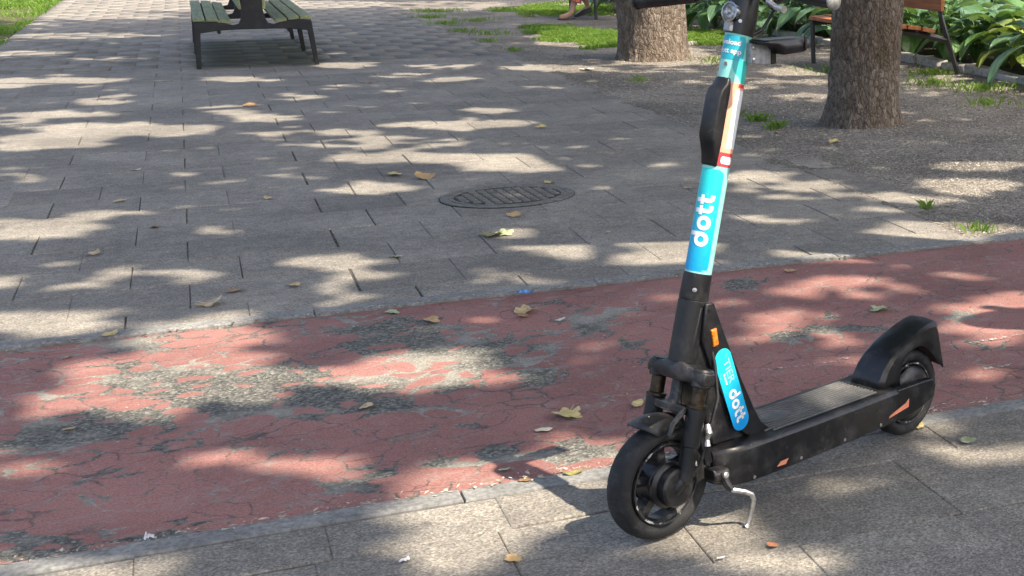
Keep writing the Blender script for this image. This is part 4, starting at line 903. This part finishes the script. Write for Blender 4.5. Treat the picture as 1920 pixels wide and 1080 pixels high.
# --- lettering built from rings and bars
def glyphs():
    G = []
    def ring(cx, cy, R, r, n=28):
        V = []; F = []
        for k in range(n):
            a = 2*pi*k/n; V += [(cx+R*cos(a), cy+R*sin(a)), (cx+r*cos(a), cy+r*sin(a))]
        for k in range(n): k2 = (k+1) % n; F.append((2*k, 2*k2, 2*k2+1, 2*k+1))
        return V, F
    def bar(x0, x1, y0, y1, n=10):
        V = []; F = []
        for i in range(n+1):
            for j in range(3): V.append((x0+(x1-x0)*j/2, y0+(y1-y0)*i/n))
        for i in range(n):
            for j in range(2): k = i*3+j; F.append((k, k+1, k+4, k+3))
        return V, F
    def hook(cx, cy, R, r, a0, a1, n=10):
        V = []; F = []
        for k in range(n+1):
            a = a0+(a1-a0)*k/n; V += [(cx+R*cos(a), cy+R*sin(a)), (cx+r*cos(a), cy+r*sin(a))]
        for k in range(n): F.append((2*k, 2*k+2, 2*k+3, 2*k+1))
        return V, F
    G += [ring(.5, .5, .5, .215), bar(.715, 1.0, .5, 1.42), ring(1.62, .5, .5, .215)]
    for x in (2.30, 3.02): G += [bar(x, x+.285, .40, 1.30), bar(x-.14, x+.50, .72, .98, 3), hook(x+.40, .40, .40, .115, pi, 1.5*pi), bar(x+.40, x+.54, 0, .285, 3)]
    return G
def dott(mb, fn):
    for V, F in glyphs(): mb.add([fn(x, y) for x, y in V], F)
    return mb
U = .0325
dott(MB(), lambda x, y: ST(.650+x*U*.967, .0310, radians(63)-y*U/.0305)).build('dott_lettering', K_white, stem, 0)
def text2d(s, bold=.012):
    cu = bpy.data.curves.new('txt', 'FONT'); cu.body = s; cu.offset = bold; cu.resolution_u = 3; ob = bpy.data.objects.new('txt', cu); COL.objects.link(ob)
    bpy.context.view_layer.update(); dg = bpy.context.evaluated_depsgraph_get(); me = ob.evaluated_get(dg).to_mesh()
    V = [(v.co.x, v.co.y) for v in me.vertices]; F = [tuple(p.vertices) for p in me.polygons]; ob.evaluated_get(dg).to_mesh_clear(); bpy.data.objects.remove(ob); bpy.data.curves.remove(cu)
    w_ = max(v[0] for v in V); return V, F, w_
for s, zc, aend in (('download', 1.084, 60), ('the dott app', 1.066, 68)):
    V, F, w_ = text2d(s, .03); S = .0165
    MB().add([ST(zc+y*S*.9, .0311, radians(aend)-(w_-x)*S/.0305) for x, y in V], F).build('app_lettering', K_white, stem, 0)

# --- top of the stem, lamp, handlebar
MB().lathe(AX(1.108), adir, [(0, .0325), (.03, .034), (.07, .033), (.10, .028), (.115, .016)], 40).build('stem_head', K_panel, sc, 30)
lp = ST(1.150, .034, radians(2)); ld = (ST(1.150, 1, radians(2))-AX(1.150)).normalized()
lamp = MB().lathe(lp-ld*.012, ld, [(0, .020), (.014, .0225), (.020, .0225), (.021, .0195), (.017, .018)], 32).build('headlight', K_chrome, sc, 30)
MB().lathe(lp-ld*.012, ld, [(.0165, .0185), (.020, .012), (.0185, .006), (.021, 0)], 24, caps=False).build('lens', K_lens, lamp, 30)
MB().loft([[ST(z, r, radians(a)) for r, a in ((.030, -20), (.041, -16), (.041, 14), (.030, 20))] for z, in ((1.110,), (1.132,))]).build('lamp_bracket', K_grey, sc, 30, .002)
MB().lathe(ST(1.135, .033, radians(42)), (ST(1, 1, radians(42))-AX(1)), [(0, .004), (.0015, .004)], 12).build('head_screw', K_steel, sc)
bar = [(.620, -.300, 1.160), (.607, -.23, 1.170), (.592, -.14, 1.184), (.578, -.05, 1.200), (.576, .03, 1.207), (.580, .10, 1.206), (.590, .19, 1.205), (.600, .275, 1.201)]
MB().tube(bar, .0135, 16).build('handlebar', K_panel, sc)
for i0, i1, ex in ((0, 2, 0), (6, 7, 0)):
    g_ = MB().tube(bar[i0:i1+1], .0165, 18).build('grip', K_plastic, sc)
MB().lathe(bar[0], Vector(bar[0])-Vector(bar[1]), [(0, .018), (.006, .0185), (.010, .014)], 18).build('bar_end', K_plastic, sc)
MB().lathe(bar[-1], Vector(bar[-1])-Vector(bar[-2]), [(0, .0175), (.006, .018), (.009, .012)], 18).build('bar_end', K_steel, sc)
MB().tube([(.590, .10, 1.200), (.615, .105, 1.188), (.628, .14, 1.180), (.630, .165, 1.177)], [.009, .007, .006, .008], 10).build('brake_lever', K_steel, sc)
MB().tube([(.585, .075, 1.205), (.588, .115, 1.206)], .021, 16).build('lever_clamp', K_plastic, sc)
MB().tube([(.576, -.02, 1.215), (.565, .055, 1.215)], [.024, .022], 16).build('bar_clamp', K_panel, sc)
# phone holder on the left of the stem
MB().prism([(.608, 1.050), (.545, 1.042), (.545, 1.086), (.608, 1.094)], lambda x, z: (x, .044, z), lambda x, z: (x, .030, z)).build('holder_plate', K_grey, sc, 0, .002)
for x, z in ((.600, 1.084), (.600, 1.058)): MB().lathe((x, .044, z), (0, 1, 0), [(0, .005), (.002, .005), (.003, .003)], 10).build('holder_screw', K_steel, sc)
MB().loft([[(x, y, z) for y, z in ((.030, zb), (.075, zb), (.082, (zb+zt)/2), (.075, zt), (.030, zt))] for x, zb, zt in ((.60, 1.093, 1.102), (.56, 1.086, 1.102), (.535, 1.066, 1.102), (.47, 1.068, 1.101), (.455, 1.076, 1.096))]).build('phone_holder', K_panel, sc, 30, .004)
MB().box((.534, .036, 1.066), (.020, .012, .046)).build('holder_arm', K_frame, sc, 30, .003)
MB().box((.475, .084, 1.090), (.006, .005, .032)).build('holder_clip', K_panel, sc, 30, .001)
MB().tube([(.56, .02, 1.20), (.52, .03, 1.16), (.545, .02, 1.12), (.575, .01, 1.105)], .004, 8).build('control_cable', K_plastic, sc)

# --- neck and deck
def prismY(poly, y0, y1): return MB().prism(poly, lambda x, z: (x, y0, z), lambda x, z: (x, y1, z))
prismY([(.795, .43), (.800, .39), (.770, .30), (.735, .185), (.58, .172), (.625, .25), (.70, .42), (.735, .525), (.765, .525)], -.034, .034).build('neck', K_frame, sc, 30, .006)
PAN = [(.732, .530), (.755, .530), (.769, .45), (.740, .365), (.705, .295), (.674, .232), (.648, .195), (.625, .178), (.590, .171), (.535, .178), (.56, .186), (.587, .208), (.610, .249), (.647, .325), (.686, .415)]
for s in (-1, 1):
    pn = prismY(PAN, s*.0345, s*.044).build('neck_panel', K_panel, sc, 20, .003)
pill0, pill1, pr_ = Vector((.7080, .0445, .390)), Vector((.655, .0445, .230)), .0262
d_ = (pill1-pill0).normalized(); n_ = Vector((-d_.z, 0, d_.x)); n_ = n_ if n_.x < 0 else -n_     # n_: letter-up, to the rear
out = [pill0+(n_*cos(a)-d_*sin(a))*pr_ for a in np.linspace(0, pi, 15)]+[pill1+(-n_*cos(a)+d_*sin(a))*pr_ for a in np.linspace(0, pi, 15)]
pl = MB().add(out, [tuple(range(len(out)))]).build('logo_sticker', K_pillgrad, pn, 0)
Lp = (pill1-pill0).length
def onpill(u, v): return pill0+d_*u+n_*v+Vector((0, .0006, 0))
dott(MB(), lambda x, y: onpill(.083+x*.0245, -.0135+y*.0245)).build('sticker_dott_lettering', K_white, pn, 0)
V, F, w_ = text2d('TIER', .0); S = .062/w_
MB().add([onpill(.004+x*S, -.002+y*S*.85) for x, y in V], F).build('sticker_tier_lettering', plain('pale_cyan_print', (.45, .86, .88), .4, var=.03), pn, 0)
V, F, w_ = text2d('is now', .02); S = .030/w_
MB().add([onpill(.034+x*S, -.0125+y*S) for x, y in V], F).build('sticker_small_lettering', K_white, pn, 0)
rf = MB().loft([[Vector((.735+dx*k, y, .448+dz*k)) for dx, dz in ((.010, .020), (-.006, .022), (-.012, -.019), (.004, -.021))] for y, k in ((.043, 1), (.047, 1), (.049, .8))]).build('side_reflector', K_orange, pn, 0, .001)

dk = MB(); ringsD = []
for x, wd, zb, zt in ((.752, .030, .104, .172), (.748, .048, .098, .177), (.732, .068, .094, .181), (.705, .083, .091, .183), (.66, .0905, .089, .183), (.58, .0925, .087, .182), (.45, .092, .086, .179), (.30, .092, .085, .177), (.17, .090, .086, .175), (.12, .088, .088, .174)):
    ringsD.append([(x, -wd*.93, zb), (x, wd*.93, zb), (x, wd, zb+.006), (x, wd, zt-.010), (x, wd-.003, zt-.004), (x, wd-.008, zt), (x, -wd+.008, zt), (x, -wd+.003, zt-.004), (x, -wd, zt-.010), (x, -wd, zb+.006)])
dk.loft(ringsD); deck = dk.build('deck', K_frame, sc, 25)
for s in (-1, 1):
    prismY([(.125, .088), (.125, .174), (.02, .171), (-.022, .168), (-.036, .150), (-.030, .118), (.02, .100), (.07, .090)], s*.064, s*.0885).build('rear_arm', K_frame, sc, 30, .003)
mt = MB(); NR = 12; wm = .067
for k in range(NR):
    y = -wm+2*wm*(k+.5)/NR; hw = wm/NR*.48
    xf_ = .60-.05*(abs(y)/wm)**4*1.0
    for x0, x1 in ((.185, xf_),):
        n_s = 10; rr2 = []
        for i in range(n_s+1):
            x = x0+(x1-x0)*i/n_s; zt = .1752+(x-.17)*.0135
            e = (x-.515)/.050; q = 1-e*e-(y/.026)**2
            h = .0050 if q > 0 else .0046
            rr2.append([(x, y-hw, zt-.004), (x, y-hw*.8, zt+h), (x, y+hw*.8, zt+h), (x, y+hw, zt-.004)])
        mt.loft(rr2)
mo = mt.build('deck_mat', K_mat, sc, 20)
bm_ = MB(); bm_.loft([[(x, -y_, .1752+(x-.17)*.0135+z_), (x, y_, .1752+(x-.17)*.0135+z_)] for x, y_, z_ in ((.19, .070, .0012), (.60, .070, .0012))], False, False); bm_.build('mat_base', K_plastic, mo, 0)  # near-black base: shade between the ridges put into the colour
def matz(x): return .1752+(x-.17)*.0135
ov = MB(); nn_ = 32
ov.add([(.505+.058*cos(2*pi*k/nn_), .027*sin(2*pi*k/nn_), matz(.505+.058*cos(2*pi*k/nn_))+.0058) for k in range(nn_)], [tuple(range(nn_))]); ov.build('mat_badge', K_mat, mo, 0, 0, None, .002)
V, F, w_ = text2d('dott', .03); S = .07/w_
MB().add([(.540-x*S, .008-y*S, matz(.54-x*S)+.0075) for x, y in V], F).build('badge_lettering', plain('badge_grey', (.16, .16, .155), .6, var=.3), mo, 0)
prismY([(.165, .1065), (.083, .117), (.081, .140), (.096, .130), (.160, .1125)], .0888, .0898).build('side_reflector_strip', K_reflect, sc, 0)
prismY([(.585, .103), (.555, .101), (.545, .113), (.572, .113)], .0922, .0930).build('side_reflector_chip', K_reflect, sc, 0)

for x in (.66, .50, .34, .20): MB().lathe((x, .0915, .100), (0, 1, 0), [(0, .0045), (.0016, .0045), (.002, .002)], 10).build('deck_screw', K_steel, deck)
for x, z in ((.748, .515), (.625, .186), (.762, .455)): MB().lathe((x, .044, z), (0, 1, 0), [(0, .004), (.0012, .004), (.0015, .0015)], 10).build('panel_screw', K_frame, pn)
# --- rear mudguard
outer = [(.158, .170), (.150, .197), (.132, .224), (.104, .249), (.069, .271), (.028, .290), (-.016, .306), (-.055, .316), (-.084, .318), (-.097, .298), (-.106, .248), (-.122, .172)]
inner = [(.080, .168), (.080, .186), (.076, .210), (.068, .230), (.050, .247), (.026, .258), (.000, .262), (-.024, .257), (-.047, .243), (-.072, .218), (-.094, .192), (-.119, .167)]
outer = [(x, .170+(z-.170)*.91) for x, z in outer]; inner = [(x, .167+(z-.167)*.94) for x, z in inner]
mgw = MB(); rg = []
for i, ((x, z), (xi, zi)) in enumerate(zip(outer, inner)):
    wd = .056-.010*(i/11); k = min(1, i/2+.4)
    mx_, mz_ = x+(xi-x)*.18, z+(zi-z)*.18
    rg.append([(xi, -wd, zi), (mx_*.4+xi*.6, -wd*1.0, mz_*.4+zi*.6), (mx_, -wd*.96, mz_), (x, -wd*.80, z), (x, -wd*.2, z+.003), (x, wd*.2, z+.003), (x, wd*.80, z), (mx_, wd*.96, mz_), (mx_*.4+xi*.6, wd*1.0, mz_*.4+zi*.6), (xi, wd, zi)])
mgw.loft(rg, caps=False, closed=False); mgw.build('rear_mudguard', K_frame, sc, 24, 0, None, .004)

# --- kickstand
MB().loft([[(x, y+.0, z) for y, z in ((.050, zz-.015), (.086, zz-.015), (.092, zz), (.086, zz+.016), (.050, zz+.016))] for x, zz in ((.782, .138), (.774, .132), (.742, .128), (.734, .130))]).build('stand_bracket', K_frame, sc, 40, .005)
MB().tube([(.757, .085, .132), (.752, .098, .110), (.748, .108, .100)], [.011, .010, .007], 10).build('stand_pivot', K_frame, sc)
MB().lathe((.757, .094, .136), (0, 1, .2), [(0, .008), (.006, .008), (.008, .005)], 10).build('stand_bolt', K_steel, sc)
MB().tube([(.750, .096, .108), (.744, .108, .099), (.722, .122, .092), (.708, .130, .083), (.703, .132, .068), (.708, .128, .040), (.716, .124, .010), (.722, .123, .004)], [.0065, .0062, .006, .0062, .006, .0058, .0056, .0075], 10).build('kickstand', K_steel, sc)
MB().tube([(.80, .03, .24), (.79, .055, .19), (.775, .06, .155)], .005, 8).build('stand_cable', K_plastic, sc)
# ------------------------------------------------------------------ person seated on the far bench (only feet and hems reach into the picture)
S_skin = plain('skin', (.50, .29, .20), .5, var=.10, scale=18); S_cloth = plain('reddish_patterned_cloth', (.36, .10, .075), .8, var=.45, scale=22, bump=.3, bscale=160)
S_top = plain('white_blouse', (.6, .58, .55), .8, var=.1); S_black = plain('black_shoe_leather', (.012, .012, .012), .45); S_hair = plain('dark_hair', (.03, .02, .014), .5, var=.4, scale=60); S_sole = plain('dark_sandal_sole', (.05, .035, .025), .7)
pe = empty('person', (4.97, 21.3, 0)); tag(pe, 'person seated on the far bench in reddish trousers, one foot in a black shoe', 'person')
J = {}; ED_ = []
def jt(n, p, r, par=None):
    J[n] = (len(J), p, r if hasattr(r, '__len__') else (r, r))
    if par: ED_.append((J[par][0], J[n][0]))
jt('pelvis', (.32, 0, .53), (.12, .15)); jt('waist', (.36, 0, .70), (.10, .13), 'pelvis'); jt('chest', (.38, 0, .90), (.11, .155), 'waist'); jt('neck0', (.37, 0, 1.06), (.06, .07), 'chest')
jt('neck', (.36, 0, 1.12), .045, 'neck0'); jt('jaw', (.345, 0, 1.175), (.062, .06), 'neck'); jt('head', (.345, 0, 1.25), (.088, .078), 'jaw'); jt('crown_', (.355, 0, 1.32), (.065, .06), 'head')
for s, n in ((-1, 'r'), (1, 'l')):
    jt('sh'+n, (.38, s*.165, 1.02), .052, 'neck0'); jt('el'+n, (.30, s*.22, .77), .04, 'sh'+n); jt('fa'+n, (.17, s*.19, .67), .034, 'el'+n); jt('wr'+n, (.06, s*.13, .62), .024, 'fa'+n); jt('pa'+n, (-.005, s*.11, .605), (.016, .036), 'wr'+n)
    for k, (dy, L) in enumerate(((-.028, .055), (-.010, .070), (.008, .074), (.026, .066))):
        jt('f%d%s' % (k, n), (-.04-L*.35, s*.11+dy, .60), .0085, 'pa'+n); jt('g%d%s' % (k, n), (-.04-L*.8, s*.11+dy*1.1, .585), .0075, 'f%d%s' % (k, n))
    jt('t0'+n, (.0, s*.11-s*.045, .60), .010, 'pa'+n); jt('t1'+n, (-.035, s*.11-s*.06, .588), .0085, 't0'+n)
jt('hipr', (.24, -.10, .52), .085, 'pelvis'); jt('kner', (-.13, -.14, .50), .058, 'hipr'); jt('calr', (-.20, -.145, .34), .052, 'kner'); jt('ankr', (-.285, -.15, .085), .034, 'calr'); jt('ballr', (-.385, -.155, .042), (.024, .038), 'ankr'); jt('toer', (-.455, -.155, .032), (.014, .034), 'ballr')
jt('hipl', (.24, .10, .52), .085, 'pelvis'); jt('knel', (-.12, .12, .52), .058, 'hipl'); jt('call', (-.06, .125, .34), .052, 'knel'); jt('ankl', (.015, .13, .15), .034, 'call'); jt('balll', (-.10, .13, .06), (.026, .036), 'ankl'); jt('toel', (-.165, .13, .035), (.016, .032), 'balll')
me = bpy.data.meshes.new('body'); me.from_pydata([J[k][1] for k in J], ED_, []); me.update(); me.materials.append(S_skin)
bo = link('body', me, pe); bo.modifiers.new('skin', 'SKIN')
for i, k in enumerate(J): me.skin_vertices[0].data[i].radius = J[k][2]
me.skin_vertices[0].data[0].use_root = True
sd = bo.modifiers.new('sub', 'SUBSURF'); sd.levels = 1; sd.render_levels = 2
tro = MB()
for n, s in (('r', -1), ('l', 1)):
    a, b, c = [Vector(J[k+n][1]) for k in ('hip', 'kne', 'cal')]; e = Vector(J['ank'+n][1]); h = c.lerp(e, .38)
    tro.tube([Vector((.30, s*.07, .53)), a, a.lerp(b, .5), b, c, h, h+(h-c)*.06], [.12, .115, .10, .088, .085, .092, .096], 18, False)
tro.build('trousers', S_cloth, pe, 60, 0, None, .006)
tp = MB(); tp.loft([[(cx+rx*cos(2*pi*k/20), ry*sin(2*pi*k/20), z) for k in range(20)] for cx, rx, ry, z in ((.32, .150, .185, .50), (.345, .135, .165, .64), (.365, .130, .160, .78), (.38, .135, .180, .93), (.375, .115, .175, 1.03), (.37, .07, .085, 1.085))], False); tp.build('blouse', S_top, pe, 60, 0, None, .004)
for n, s in (('r', -1), ('l', 1)):
    tp = MB(); tp.tube([Vector(J['sh'+n][1]), Vector(J['sh'+n][1]).lerp(Vector(J['el'+n][1]), .6)], [.075, .066], 14, False); tp.build('sleeve', S_top, pe, 60, 0, None, .004)
hr = MB(); hr.lathe((.362, 0, 1.20), (.12, 0, 1), [(-.10, .07), (-.02, .098), (.06, .100), (.11, .085), (.14, .045), (.148, 0)], 20, caps=False); hr.build('hair', S_hair, pe, 60)
for s in (-1, 1): MB().lathe((.262, s*.03, 1.245), (-1, 0, 0), [(0, .011), (.004, .008), (.006, 0)], 10).build('eye', S_black, bo)
MB().loft([[(.255, -.008, 1.245), (.255, .008, 1.245), (.27, 0, 1.25)], [(.236, -.014, 1.208), (.236, .014, 1.208), (.262, 0, 1.206)]]).build('nose', S_skin, bo)
MB().box((.268, 0, 1.185), (.01, .044, .008)).build('mouth', plain('lips', (.4, .13, .11), .5), bo)
so_ = MB(); so_.loft([[(-.235, -.19, z), (-.25, -.11, z), (-.40, -.105, z), (-.475, -.13, z), (-.48, -.17, z), (-.42, -.20, z)] for z in (.0, .018)]); so_.build('sandal', S_sole, pe, 30)
sb = MB(); sb.loft([[Vector(c_)+Vector((0, y, z)) for y, z in ((-w_, -h_*.8), (w_, -h_*.8), (w_*1.05, 0), (w_*.6, h_), (-w_*.6, h_), (-w_*1.05, 0))] for c_, w_, h_ in (((.06, .13, .105), .026, .035), ((.01, .13, .10), .040, .045), ((-.08, .13, .065), .045, .036), ((-.15, .13, .034), .042, .026), ((-.19, .13, .026), .026, .016))]); sb.build('shoe', S_black, pe, 50)
# ------------------------------------------------------------------ fallen leaves
def mat_fallen(name, a, b, spot=(.16, .10, .05)):
    t = NT(name); c = t.mix(t.ramp(t.noise(30, 5, .6), .3, .7), a, b); c = t.mix(t.math('MULTIPLY', t.ramp(t.noise(75, 4), .58, .7), .6), c, spot)
    return t.fin(c, .65, t.bump(t.noise(110, 4), .4, .002))
MF = dict(yellow=mat_fallen('yellow_leaf', (.50, .38, .13), (.66, .54, .25)), tan=mat_fallen('tan_leaf', (.42, .29, .14), (.60, .46, .26)), brown=mat_fallen('brown_leaf', (.19, .105, .05), (.34, .21, .10)),
          orange=mat_fallen('orange_leaf', (.40, .25, .11), (.56, .39, .19)), green=mat_fallen('pale_green_leaf', (.34, .39, .20), (.50, .53, .33)), olive=mat_fallen('olive_leaf', (.17, .17, .05), (.33, .29, .10)),
          pale=mat_fallen('bleached_leaf', (.55, .47, .33), (.72, .65, .50)), red=mat_fallen('reddish_leaf', (.36, .12, .05), (.50, .22, .10)))
def leaf_obj(name, x, y, z, size, colour, shp, seed, label):
    r = random.Random(seed); N = 40; V = [(0, 0, 0)]; out = []
    for k in range(N):
        q = 2*pi*k/N
        if shp == 'lobed':
            rr_ = .55+.30*abs(cos(2.5*(q-pi/2)))**1.3+.10*cos(q-pi/2)+.07*(r.random()-.5)+.05*cos(15*q)
            if abs(q-1.5*pi) < .35: rr_ *= .72
        elif shp == 'oval': rr_ = .5/ sqrt((cos(q)/.55)**2+(sin(q)/1.0)**2)*1.55+.03*(r.random()-.5)
        else: rr_ = .62+.25*abs(cos(1.5*(q-pi/2)))+.12*(r.random()-.5)
        out.append((rr_*cos(q), rr_*sin(q)))
    c1, c2, fa = r.uniform(.05, .45), r.uniform(-.1, .35), r.uniform(0, pi)
    def zz(px, py):
        a = px*cos(fa)+py*sin(fa); b = -px*sin(fa)+py*cos(fa)
        return c1*a*a + c2*max(0, b)**2*1.4 + .05*sin(px*7+seed)*sin(py*6)
    R3 = [.38, .72, 1.0]
    for s in R3: V += [(px*s, py*s, zz(px*s, py*s)) for px, py in out]
    F = [(0, 1+k, 1+(k+1) % N) for k in range(N)]
    for m in range(2): F += [(1+m*N+k, 1+(m+1)*N+k, 1+(m+1)*N+(k+1) % N, 1+m*N+(k+1) % N) for k in range(N)]
    if shp != 'folded':
        n = len(V); V += [(-.02, -.3, .02), (.02, -.3, .02), (.06, -1.05, .10), (.03, -1.06, .10)]; F.append((n, n+1, n+2, n+3))
    zm = min(v[2] for v in V); me = bpy.data.meshes.new('leaf'); me.from_pydata([(a*size/2, b*size/2, (c-zm)*size/2) for a, b, c in V], [], F); me.update()
    me.polygons.foreach_set('use_smooth', np.ones(len(me.polygons), bool)); me.materials.append(MF[colour])
    o = link(name, me, None, (x, y, z)); o.rotation_euler = (r.uniform(-.12, .12), r.uniform(-.12, .12), r.uniform(0, 2*pi)); tag(o, label, 'leaf', 'fallen leaves on the ground'); return o
for i, (x, y, sz, colr, shp, lab) in enumerate([
    (-0.065, 5.938, 0.115, 'tan', 'lobed', 'large tan lobed leaf on the paving beside the left end of the edging'),
    (0.028, 6.115, 0.075, 'brown', 'lobed', 'crumpled brown leaf just above the large tan leaf'),
    (0.23, 6.104, 0.085, 'tan', 'oval', 'long curled tan leaf on the paving above the red path'),
    (-0.367, 5.628, 0.095, 'yellow', 'oval', 'yellowish leaf lying against the edging at far left'),
    (0.893, 8.614, 0.16, 'yellow', 'oval', 'large yellow leaf in the sunny band left of the manhole'),
    (1.027, 8.447, 0.13, 'orange', 'folded', 'folded orange-brown leaf between the yellow leaf and the manhole'),
    (1.064, 6.702, 0.13, 'olive', 'lobed', 'two-tone brown and green lobed leaf in front of the manhole'),
    (1.125, 6.722, 0.1, 'green', 'lobed', 'pale green half of the leaf pair in front of the manhole'),
    (0.646, 6.45, 0.065, 'green', 'lobed', 'small pale green leaf on the paving in mid-walk'),
    (1.248, 7.126, 0.085, 'orange', 'folded', 'orange-brown leaf just in front of the manhole'),
    (0.952, 5.324, 0.1, 'tan', 'lobed', 'curled tan leaf on the red path near the blue scrap'),
    (0.923, 5.272, 0.05, 'brown', 'folded', 'dark brown curled leaf touching a tan leaf on the red path'),
    (0.625, 5.353, 0.075, 'orange', 'folded', 'orange leaf on the worn part of the red path'),
    (0.518, 5.533, 0.06, 'green', 'folded', 'greenish leaf at the upper edge of the red path'),
    (1.028, 5.152, 0.05, 'pale', 'oval', 'small pale leaf on the red path right of the curled tan leaf'),
    (0.321, 4.439, 0.05, 'tan', 'folded', 'small tan leaf in the middle of the red path'),
    (0.82, 4.099, 0.105, 'yellow', 'lobed', 'big yellow-tan leaf with stalk left of the front wheel'),
    (0.731, 3.995, 0.065, 'pale', 'oval', 'pale cream leaf below the big yellow-tan leaf'),
    (0.576, 3.733, 0.045, 'green', 'oval', 'light green leaf at the tip of the handlebar shadow'),
    (0.606, 3.612, 0.04, 'brown', 'folded', 'small brown leaf on the edging in the stem shadow'),
    (0.723, 3.605, 0.065, 'olive', 'oval', 'olive green leaf on the edging left of the front wheel'),
    (0.486, 3.139, 0.045, 'orange', 'folded', 'orange leaf on the near paving at the bottom of the picture'),
    (2.081, 4.771, 0.1, 'green', 'lobed', 'pale green lobed leaf on the red path behind the rear fender'),
    (1.717, 3.357, 0.055, 'green', 'folded', 'yellow-green folded leaf on the near paving at right'),
    (1.654, 3.536, 0.07, 'yellow', 'oval', 'yellow leaf tucked behind the rear wheel'),
    (1.015, 2.947, 0.03, 'red', 'folded', 'small reddish leaf on the paving right of the kickstand'),
    (3.334, 9.283, 0.1, 'yellow', 'oval', 'yellow leaf on the gravel below the grass tuft'),
    (0.329, 12.394, 0.13, 'brown', 'folded', 'brown leaf on the walk in front of the double bench'),
    (-0.413, 8.42, 0.085, 'tan', 'oval', 'tan leaf on the paving at left in mid-walk'),
    (-0.364, 9.447, 0.08, 'pale', 'oval', 'pale leaf farther up the left side of the walk'),
    (0.243, 8.16, 0.08, 'tan', 'oval', 'small tan leaf on the paving left of centre'),
    (-0.474, 7.089, 0.07, 'tan', 'lobed', 'tan lobed leaf on the shaded paving at left'),
    (-0.253, 7.611, 0.08, 'brown', 'oval', 'reddish brown curled leaf on the shaded paving at left'),
    (1.587, 7.967, 0.1, 'yellow', 'oval', 'yellow leaf touching the rim of the manhole'),
    (2.192, 7.473, 0.07, 'orange', 'oval', 'orange leaf on the paving just left of the stem'),
    (2.012, 5.49, 0.06, 'orange', 'folded', 'orange leaf at the upper edge of the red path behind the scooter'),
    (1.02, 4.103, 0.075, 'yellow', 'oval', 'yellow-brown leaf beside the fork of the scooter'),
    (3.511, 8.7, 0.1, 'yellow', 'lobed', 'yellow leaf on the gravel left of the nearest trunk base'),
    (2.003, 10.177, 0.1, 'yellow', 'folded', 'yellow leaf on the shaded walk toward the gravel'),
    (1.278, 13.649, 0.12, 'tan', 'oval', 'tan leaf on the walk right of the double bench'),
    (1.913, 4.021, 0.05, 'pale', 'oval', 'pale leaf on the red path just behind the rear wheel'),
    (3.215, 14.039, 0.16, 'pale', 'folded', 'pale leaf in the sunny gravel before the farther trunk'),
    (-0.43, 4.619, 0.045, 'orange', 'oval', 'small orange leaf on the worn red path at far left'),
    (-0.479, 5.416, 0.05, 'orange', 'oval', 'orange leaf at the left upper part of the red path'),
    (1.544, 6.544, 0.05, 'green', 'oval', 'tiny pale leaf on the paving left of the stem')]):
    z = float(path_z(x, y))+.004 if 3.63 < y < 5.6 else (.004 if x < ED else float(gravz(x, y))+.004)
    leaf_obj('fallen_leaf', x, y, z, sz*1.0, colr, shp, 100+i, lab)
# scraps of litter
M_wrap = plain('blue_foil', (.05, .25, .6), .3, .3, var=.5); M_paper = plain('white_paper', (.72, .70, .68), .6); M_pink = plain('pinkish_tip', (.6, .4, .36), .6)
def scrap(name, x, y, z, L, Wd, mat, label, cat, seed):
    r = random.Random(seed); V = []; n = 6
    for i in range(n+1):
        for j in range(3): V.append(((i/n-.5)*L, (j/2-.5)*Wd*(1-.6*abs(i/n-.5))+r.uniform(-.1, .1)*Wd, abs(r.gauss(0, .22))*Wd+(.25*Wd if j == 1 else 0)))
    F = [(i*3+j, (i+1)*3+j, (i+1)*3+j+1, i*3+j+1) for i in range(n) for j in range(2)]
    me = bpy.data.meshes.new(name); me.from_pydata(V, [], F); me.update(); me.materials.append(mat); o = link(name, me, None, (x, y, z), r.uniform(-.4, .4)); tag(o, label, cat); return o
scrap('foil_scrap', 0.991, 5.568, 0.006, 0.06, 0.018, M_wrap, 'blue foil scrap at the upper edge of the red path', 'litter', 1)
scrap('cigarette_end', 0.274, 3.239, 0.005, 0.024, 0.013, M_paper, 'white and pink crumpled scrap on the near paving', 'litter', 2)
scrap('paper_scrap', -0.221, 3.630, 0.005, 0.02, 0.022, M_paper, 'small white scrap on the edging at lower left', 'litter', 3)
scrap('paper_scrap', 0.892, 2.934, 0.005, 0.018, 0.007, M_paper, 'tiny white scrap on the paving below the kickstand', 'litter', 4)
